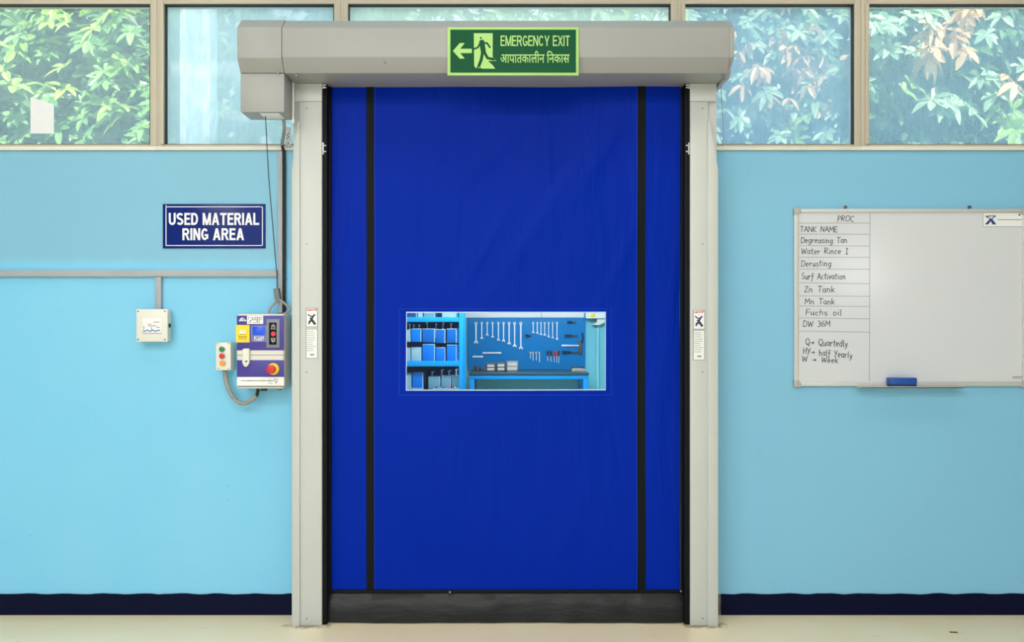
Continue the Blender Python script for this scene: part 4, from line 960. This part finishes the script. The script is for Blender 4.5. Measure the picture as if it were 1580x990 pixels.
# tool board
yp = SY - .03
pg = thing('tool_board', 'bright blue wall-mounted tool board behind the workbench', 'tool board', (X(810, yp), yp, Z(570, yp)))
t = new(); bxp(t, 721.5, 903, 490.3, 571, yp, SY - .0005, .002); part('panel', t, M_peg, pg)
t = new()
for r_ in range(4):
    for k in range(70):
        disc(t, X(724.5 + k * 2.52, yp), Z(491.8 + r_ * 2.0, yp), .0035, yp - .0006, yp, seg=6)
part('hole_rows', t, mat('peg_hole', (70, 140, 170), .6), pg)
yo = yp - .014
def hook(px, py):
    t = new(); cyl(t, P(px, py, yp) + Vector((0, .002, 0)), P(px, py, yo) + Vector((0, -.006, 0)), .003, seg=8); part('hook', t, M_screw, pg)
def spanner(px, pt, pbm, w, label, group):
    """combination spanner hung from its ring end"""
    k = (D + yo) / F; x = X(px, yo); z1 = Z(pt, yo); z0 = Z(pbm, yo); hw = w * k
    b = new(); seg = 16; ri, ro = hw * .6, hw * 1.3
    for i in range(seg):
        a0, a1 = 2 * math.pi * i / seg, 2 * math.pi * (i + 1) / seg
        prism(b, [(x + ri * math.cos(a0), z1 - ro + ri * math.sin(a0)), (x + ro * math.cos(a0), z1 - ro + ro * math.sin(a0)), (x + ro * math.cos(a1), z1 - ro + ro * math.sin(a1)), (x + ri * math.cos(a1), z1 - ro + ri * math.sin(a1))], yo - .004, yo + .004)
    zz = z0 + hw * 2.6
    prism(b, [(x - hw * .62, z1 - 2 * ro + .002), (x + hw * .62, z1 - 2 * ro + .002), (x + hw * .5, zz), (x - hw * .5, zz)], yo - .004, yo + .004)
    h = hw * 1.75
    prism(b, [(x - hw * .5, zz + .001), (x + hw * .5, zz + .001), (x + h, zz - h * .6), (x + h * .85, z0), (x + h * .42, z0 + .001), (x + h * .35, zz - h * .85), (x - h * .35, zz - h * .85), (x - h * .42, z0 + .003), (x - h * .85, z0 + .003), (x - h, zz - h * .6)], yo - .005, yo + .005)
    solo('spanner', b, M_steel, label, 'spanner', (x, yo, z0), group); hook(px, pt + w * 1.0)
order = ['first', 'second', 'third', 'fourth', 'fifth', 'sixth', 'seventh', 'eighth', 'ninth']
A9 = [(734.5, 530, 1.7), (743.3, 523, 1.2), (751.7, 518, 1.2), (760, 521, 1.2), (769, 526, 1.3), (777, 527.5, 1.4), (785.5, 531.7, 1.5), (794, 535.5, 1.6), (803.6, 539, 1.7)]
for k, (p_, q, w) in enumerate(A9): spanner(p_, 496.5, q, w * 1.05, 'long steel spanner hanging on the tool board, %s from left in the long row' % order[k], 'long spanners on the tool board')
B7 = [(822.7, 514), (829, 515), (834.7, 517), (840.5, 518), (846.5, 520.7), (852.7, 522.3), (859.4, 524.4)]
for k, (p_, q) in enumerate(B7): spanner(p_, 496.5, q, 1.15, 'short steel spanner hanging on the tool board, %s from left in the short row' % order[k], 'short spanners on the tool board')
# hex keys
for k, (p_, q) in enumerate(((818.5, 553), (822.5, 556), (827.6, 556), (832.4, 558.5))):
    b = new(); tube(b, [P(p_ - 2.0, 543.4, yo), P(p_ - .6, 543.2, yo), P(p_, 544.2, yo), P(p_, q, yo)], .0035, 6, 4)
    solo('hex_key', b, M_steel, 'bent steel hex key on the tool board, %s from left of four' % order[k], 'hex key', P(p_, q, yo), 'hex keys on the tool board')
t = new(); bxp(t, 815, 834, 544.2, 545.8, yo + .004, yp - .0003); part('tool_rail', t, M_screw, pg)
t = new(); bxp(t, 843, 865, 547.2, 549, yo + .004, yp - .0003); part('tool_rail', t, M_screw, pg)
# screwdrivers
for k, (p_, hm, lb) in enumerate(((845.2, M_hand, 'black'), (850, M_hand, 'black'), (855, M_red, 'red'), (859, M_pink, 'pink'), (862.3, M_hand, 'black'))):
    r = thing('screwdriver', '%s handled screwdriver hanging on the tool board, %s from left of five' % (lb, order[k]), 'screwdriver', P(p_, 560, yo), 'screwdrivers on the tool board')
    t = new(); cyl(t, P(p_, 541, yo), P(p_, 549, yo), .0085, .0075, 10, .002); part('handle', t, hm, r)
    t = new(); cyl(t, P(p_, 549, yo), P(p_, 560 - (4 - k) * .8, yo), .0032, seg=8); part('blade', t, M_steel, r)
# hammer
r = thing('hammer', 'hammer with pale handle lying sideways on the tool board hooks', 'hammer', P(896, 545, yo))
t = new(); cyl(t, P(866.5, 533, yo), P(894.5, 533, yo), .0095, .008, 12, .002); part('handle', t, M_steel, r)
t = new(); bxp(t, 893.3, 898.3, 526, 544.5, yo - .012, yo + .011, .004); cyl(t, P(895.8, 544.5, yo), P(895.8, 547, yo), .014, seg=12); part('head', t, mat('hammer_brown', (88, 62, 60), .5), r)
hook(872, 536.2); hook(888, 536.2)
b = new(); tube(b, [P(898.3, 513, yo), P(899.6, 518, yo), P(899.2, 524, yo), P(897.5, 527.5, yo - .02)], .0085, 8)
solo('file_tool', b, M_hand, 'curved black tool hanging above the hammer head', 'tool', P(899, 526, yo))
def pliers(px0, px1, py, label):
    r = thing('pliers', label, 'pliers', P((px0 + px1) / 2, py, yo), 'pliers on the tool board')
    for s_ in (-1, 1):
        t = new(); m_ = px0 + (px1 - px0) * .62; tube(t, [P(px0, py + s_ * 1.3, yo), P(px0 + (m_ - px0) * .5, py + s_ * 1.5, yo), P(m_, py + s_ * .3, yo)], .005, 8, 4); part('handle', t, M_hand, r)
    t = new(); tube(t, [P(px0 + (px1 - px0) * .58, py, yo), P(px1, py, yo)], .0085, 8, 0); part('jaw', t, M_screw, r)
pliers(875, 889, 497, 'small dark pliers in the upper right of the tool board')
pliers(871, 891, 517.8, 'long black pliers lying level above the hammer handle')
pliers(867, 892, 543.3, 'black pliers lying level just below the hammer handle')
pliers(811, 820, 517.8, 'small dark pliers between the two spanner rows')
for p0, p1, q, lb in ((744.5, 773.5, 544.3, 'long white steel rule'), (729, 745.5, 550, 'short white steel rule')):
    b = new(); bxp(b, p0, p1, q - 1.2, q + 1.2, yo, yo + .006, .001); solo('steel_rule', b, M_label, lb + ' lying level low on the left of the tool board', 'ruler', P(p0, q, yo), 'rules on the tool board'); hook(p0 + 3, q + 1.6); hook(p1 - 3, q + 1.6)
# bench
yb0 = 2.9; zbt = Z(569.5, SY - .03)
bn = thing('workbench', 'bright blue workbench with dark top below the tool board', 'workbench', (X(816, yb0), 3.2, 0))
bx0_, bx1_ = X(724, yb0), X(908, yb0)
t = new(); box(t, bx0_ - .01, bx1_ + .005, yb0 - .01, SY - .035, zbt - .018, zbt, .002); part('top', t, M_bench, bn)
t = new(); zr = zbt - .02; box(t, bx0_, bx1_, yb0, yb0 + .03, zr - .037, zr, .002); box(t, bx0_, bx1_, SY - .08, SY - .05, zr - .037, zr, .002); part('rail', t, M_sky, bn)
for xx in (bx0_, bx1_ - .045):
    for y_ in (yb0 + .001, SY - .095):
        t = new(); box(t, xx, xx + .045, y_, y_ + .045, 0, zr - .001, .002); part('leg', t, M_sky, bn)
# things on the bench
def tray(p0, p1, q, yv, m1, label):
    x0, x1 = X(p0, yv), X(p1, yv); z1 = Z(q, yv)
    r = thing('parts_tray', label, 'tray', ((x0 + x1) / 2, yv, zbt), 'parts trays on the bench')
    zz = zbt + .0005; h = z1 - zz
    t = new(); box(t, x0, x1, yv, yv + .006, zz, z1, .002); box(t, x0, x1, yv + .12, yv + .126, zz, z1, .002); box(t, x0, x0 + .006, yv, yv + .126, zz, z1); box(t, x1 - .006, x1, yv, yv + .126, zz, z1); box(t, x0, x1, yv, yv + .126, zz, zz + .006); part('body', t, m1, r)
    t = new(); box(t, x0 + .010, x1 - .010, yv - .002, yv + .001, zz + h * .12, zz + h * .42, .001); box(t, x0 + .010, x1 - .010, yv - .002, yv + .001, zz + h * .55, zz + h * .85, .001); part('front_label', t, mat('tray_label', (198, 196, 190), .6), r)
yv = 3.12
M_tray = mat('tray_beige', (160, 150, 138), .5); M_trayd = mat('tray_brown', (84, 72, 66), .5)
tray(750, 764.5, 560.5, yv, M_trayd, 'brown parts tray with pale labels on the bench, leftmost of three')
tray(766, 780, 559.5, yv, M_trayd, 'brown parts tray with pale labels on the bench, middle of three')
tray(781.5, 799.5, 557.5, yv, M_tray, 'beige parts tray on the bench, largest of three')
b = new(); rr = random.Random(5)
for k in range(5):
    p_ = 730 + k * 3.6; x = X(p_, 3.15); r_h = .03 + .012 * (k % 3)
    b = new(); cyl(b, (x, 3.15, zbt + .0004), (x, 3.15, zbt + r_h), .011, .009, 10, .002); cyl(b, (x, 3.15, zbt + r_h - .001), (x, 3.15, zbt + r_h + .012), .005, seg=8)
    solo('oil_bottle', b, M_hand if k % 2 else M_trayd, 'small dark bottle on the left end of the bench, %s from left of five' % order[k], 'bottle', (x, 3.15, zbt), 'small dark bottles on the bench')
r = thing('bench_plane', 'grey and black hand plane on the right end of the bench', 'hand tool', (X(894, 3.1), 3.1, zbt))
t = new(); yv = 3.08; prism(t, [(X(p_, yv), zz) for p_, zz in ((882, zbt + .0004), (906.5, zbt + .0004), (904.5, zbt + .018), (900, zbt + .030), (886, zbt + .034), (882, zbt + .026))], yv, yv + .06, b=.003); part('body', t, M_tray, r)
t = new(); box(t, X(881.3, yv), X(886, yv), yv + .01, yv + .05, zbt + .008, zbt + .045, .006); box(t, X(886, yv), X(901, yv), yv + .015, yv + .045, zbt + .034, zbt + .044, .004); part('grip', t, M_hand, r)
# distribution board and pipe
r = thing('distribution_box', 'white electrical box high on the storeroom wall right of the tool board', 'electrical box', (X(918, SY), SY, Z(501, SY)))
yv = SY - .10
t = new(); bxp(t, 904, 934, 462, 491, yv, SY - .0005, .004); part('body', t, M_label, r)
t = new(); prism(t, [(X(p_, yv + .03), Z(q, yv + .03)) for p_, q in ((922, 491.3), (933, 491.3), (933, 497), (925, 501.5), (914, 501), (921, 497))], yv + .03, SY - .002); part('lower_cover', t, M_plastic, r)
t = new(); bxp(t, 910.5, 918, 484, 489, yv - .003, yv + .001, .001); part('yellow_sticker', t, M_yellow, r)
b = new(); cyl(b, (X(922.5, SY - .015), SY - .0135, 0), (X(922.5, SY - .015), SY - .0135, Z(502, SY)), .013, seg=12); solo('wall_pipe', b, mat('pipe_teal', (140, 214, 226), .4), 'pale teal vertical pipe on the storeroom wall below the electrical box', 'pipe', (X(922.5, SY), SY, 0))

# ================================================================== OUTSIDE
b = new(); box(b, -14, 14, 3.81, 16, -.12, -.02); box(b, -14, -1.75, .2, 3.81, -.12, -.02); box(b, 1.5, 14, .2, 3.81, -.12, -.02); struct('ground', b, mat('soil', (112, 108, 84), .95, var=.3, scale=3))
b = new(); x0, x1 = X(281, 2.0), X(322, 2.0); box(b, x0, x1, 2.0, 2.2, -.02, 5.2, .02)
ps = thing('outdoor_post', 'tall white square post outside behind the second window', 'post', ((x0 + x1) / 2, 2.1, -.02)); part('shaft', b, mat('post_paint', (214, 232, 242), .5), ps)
t = new(); box(t, x0 - .012, x0 + .035, 1.985, 2.0, -.02, 5.2, .003); box(t, x1 - .05, x1 + .012, 1.985, 2.0, -.02, 5.2, .003); part('edge_strip', t, mat('post_white', (246, 250, 250), .5), ps)
M_bark = mat('bark', (92, 78, 62), .9, var=.3, scale=20, bump=.5)
LEAF = {'pale': leaf_material('leaf_pale', (110, 150, 116), (196, 220, 176)), 'bright': leaf_material('leaf_bright', (78, 132, 70), (152, 194, 116)), 'mid': leaf_material('leaf_mid', (56, 104, 62), (136, 176, 110)), 'dark': leaf_material('leaf_dark', (36, 72, 54), (96, 136, 96)),  # pale set: sun sheen of glossy leaves put into the leaf colour
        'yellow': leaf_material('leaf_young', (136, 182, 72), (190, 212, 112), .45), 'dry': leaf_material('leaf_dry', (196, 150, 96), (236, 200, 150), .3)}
def leaf(b, o, d, ln, w, droop, ax):
    d = d.normalized(); side = d.cross(ax)
    if side.length < .05: side = d.cross(Vector((1, 0, .2)))
    side.normalize(); nrm = side.cross(d); prev = None; k = 4
    for i in range(k + 1):
        f = i / k; c = o + d * ln * f + Vector((0, 0, -droop * ln * f * f)); ww = w * (math.sin(math.pi * (f ** 1.3 * .86 + .10)) ** .8) * .5
        up = nrm * ww * .35
        cur = (b.verts.new(c - side * ww + up), b.verts.new(c), b.verts.new(c + side * ww + up))
        if prev: b.faces.new((prev[0], prev[1], cur[1], cur[0])); b.faces.new((prev[1], prev[2], cur[2], cur[1]))
        prev = cur
def whorl(b, o, n, ln, rr, tilt=.2, face=None):
    ax = Vector((rr.uniform(-.7, .7), rr.uniform(-1, .1), rr.uniform(.15, 1))) if face is None else face
    ax.normalize(); u = ax.cross(Vector((.31, .2, .9))).normalized(); v = ax.cross(u); a0 = rr.uniform(0, 6.28)
    for i in range(n):
        a = a0 + 2 * math.pi * i / n + rr.uniform(-.2, .2)
        leaf(b, o, u * math.cos(a) + v * math.sin(a) + ax * (tilt + rr.uniform(-.15, .3)), ln * rr.uniform(.8, 1.2), ln * rr.uniform(.38, .50), rr.uniform(.15, .5), ax)
def tree(label, base, crown, n, ln, kinds, seed, dry=(), young=(), front=None):
    rr = random.Random(seed); cx, cy, cz, rx, ry, rz = crown
    r = thing('leafy_tree', label, 'tree', base, 'trees outside the windows')
    t = new(); tube(t, [base, (base[0] + .05, base[1], cz * .4), (cx, cy, cz)], .07, 10, 5)
    tr = part('trunk', t, M_bark, r)
    t = new()
    for k in range(9):
        a = rr.uniform(0, 6.28); e = Vector((cx + rx * .8 * math.cos(a), cy + ry * .7 * math.sin(a), cz + rz * rr.uniform(-.5, .8)))
        tube(t, [Vector((cx, cy, cz - rz * .5)), Vector((cx, cy, cz - rz * .3)).lerp(e, .5) + Vector((0, 0, .1)), e], .014, 6, 4)
    part('branches', t, M_bark, r)
    bms = {k: new() for k in kinds}
    for k in range(n):
        while True:
            u = Vector((rr.uniform(-1, 1), rr.uniform(-1, 1), rr.uniform(-1, 1)))
            if u.length < 1: break
        if u.length > 0: u = u * (u.length ** -.35)
        o = Vector((cx + u.x * rx, cy + u.y * ry, cz + u.z * rz)); kd = rr.choice(kinds)
        whorl(bms[kd], o, rr.choice((6, 7, 8)), ln * rr.uniform(.7, 1.15), rr)
    if front:  # front whorls coloured lighter than the crown, painting them as sunlit
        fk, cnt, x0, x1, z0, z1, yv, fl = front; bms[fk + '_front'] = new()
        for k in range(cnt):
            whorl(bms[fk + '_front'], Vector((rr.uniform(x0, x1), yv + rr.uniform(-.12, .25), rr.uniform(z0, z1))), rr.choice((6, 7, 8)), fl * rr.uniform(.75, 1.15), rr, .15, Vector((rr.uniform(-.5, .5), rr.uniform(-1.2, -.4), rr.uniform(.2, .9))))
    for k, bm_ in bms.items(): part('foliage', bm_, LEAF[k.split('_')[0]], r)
    for (nm, lst, kd) in (('dry_leaves', dry, 'dry'), ('young_leaves', young, 'yellow')):
        if lst:
            t = new()
            for (px, py, yv, sp, cnt) in lst:
                for k in range(cnt):
                    o = P(px, py, yv) + Vector((rr.gauss(0, sp), rr.gauss(0, .1), rr.gauss(0, sp)))
                    whorl(t, o, 5, ln * .8, rr, -.5 if kd == 'dry' else .3)
            part(nm, t, LEAF[kd], r)
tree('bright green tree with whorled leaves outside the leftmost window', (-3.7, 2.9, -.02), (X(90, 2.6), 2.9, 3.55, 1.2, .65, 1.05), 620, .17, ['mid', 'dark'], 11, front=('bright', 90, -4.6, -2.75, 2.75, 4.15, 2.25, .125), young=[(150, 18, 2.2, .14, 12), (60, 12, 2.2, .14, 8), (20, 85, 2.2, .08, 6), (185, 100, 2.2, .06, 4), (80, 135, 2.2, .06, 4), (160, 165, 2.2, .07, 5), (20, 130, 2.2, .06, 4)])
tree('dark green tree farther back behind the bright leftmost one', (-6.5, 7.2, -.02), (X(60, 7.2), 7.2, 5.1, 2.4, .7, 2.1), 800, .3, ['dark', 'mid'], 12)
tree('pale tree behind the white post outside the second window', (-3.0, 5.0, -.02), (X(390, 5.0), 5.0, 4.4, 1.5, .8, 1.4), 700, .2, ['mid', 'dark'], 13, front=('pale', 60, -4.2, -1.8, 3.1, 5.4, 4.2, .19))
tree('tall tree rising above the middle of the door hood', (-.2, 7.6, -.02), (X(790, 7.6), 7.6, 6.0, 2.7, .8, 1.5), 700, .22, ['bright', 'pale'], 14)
tree('blue-green tree outside the window right of the hood', (2.9, 6.2, -.02), (X(1190, 6.2), 6.2, 4.8, 1.5, .6, 1.6), 760, .2, ['mid', 'dark'], 15, front=('pale', 80, 1.9, 4.3, 3.3, 5.6, 5.5, .2), dry=[(1215, 95, 5.4, .26, 20), (1270, 100, 5.4, .22, 16), (1278, 160, 5.4, .1, 5), (1130, 60, 5.4, .14, 6)], young=[(1240, 205, 5.4, .1, 4)])  # large dry clusters stand in for a hazy blotch in this pane
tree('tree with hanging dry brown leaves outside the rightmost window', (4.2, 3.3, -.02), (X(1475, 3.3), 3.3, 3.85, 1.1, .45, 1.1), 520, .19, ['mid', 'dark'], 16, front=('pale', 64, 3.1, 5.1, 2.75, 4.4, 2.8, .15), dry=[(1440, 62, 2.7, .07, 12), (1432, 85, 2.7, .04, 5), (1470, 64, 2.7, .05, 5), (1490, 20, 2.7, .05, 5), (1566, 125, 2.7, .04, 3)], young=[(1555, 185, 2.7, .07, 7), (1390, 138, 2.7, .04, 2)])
tree('tall dark tree in the gap behind the two right-hand trees', (5.4, 8.6, -.02), (X(1360, 8.6), 8.6, 5.8, 3.0, .7, 2.3), 900, .3, ['dark', 'mid'], 17)
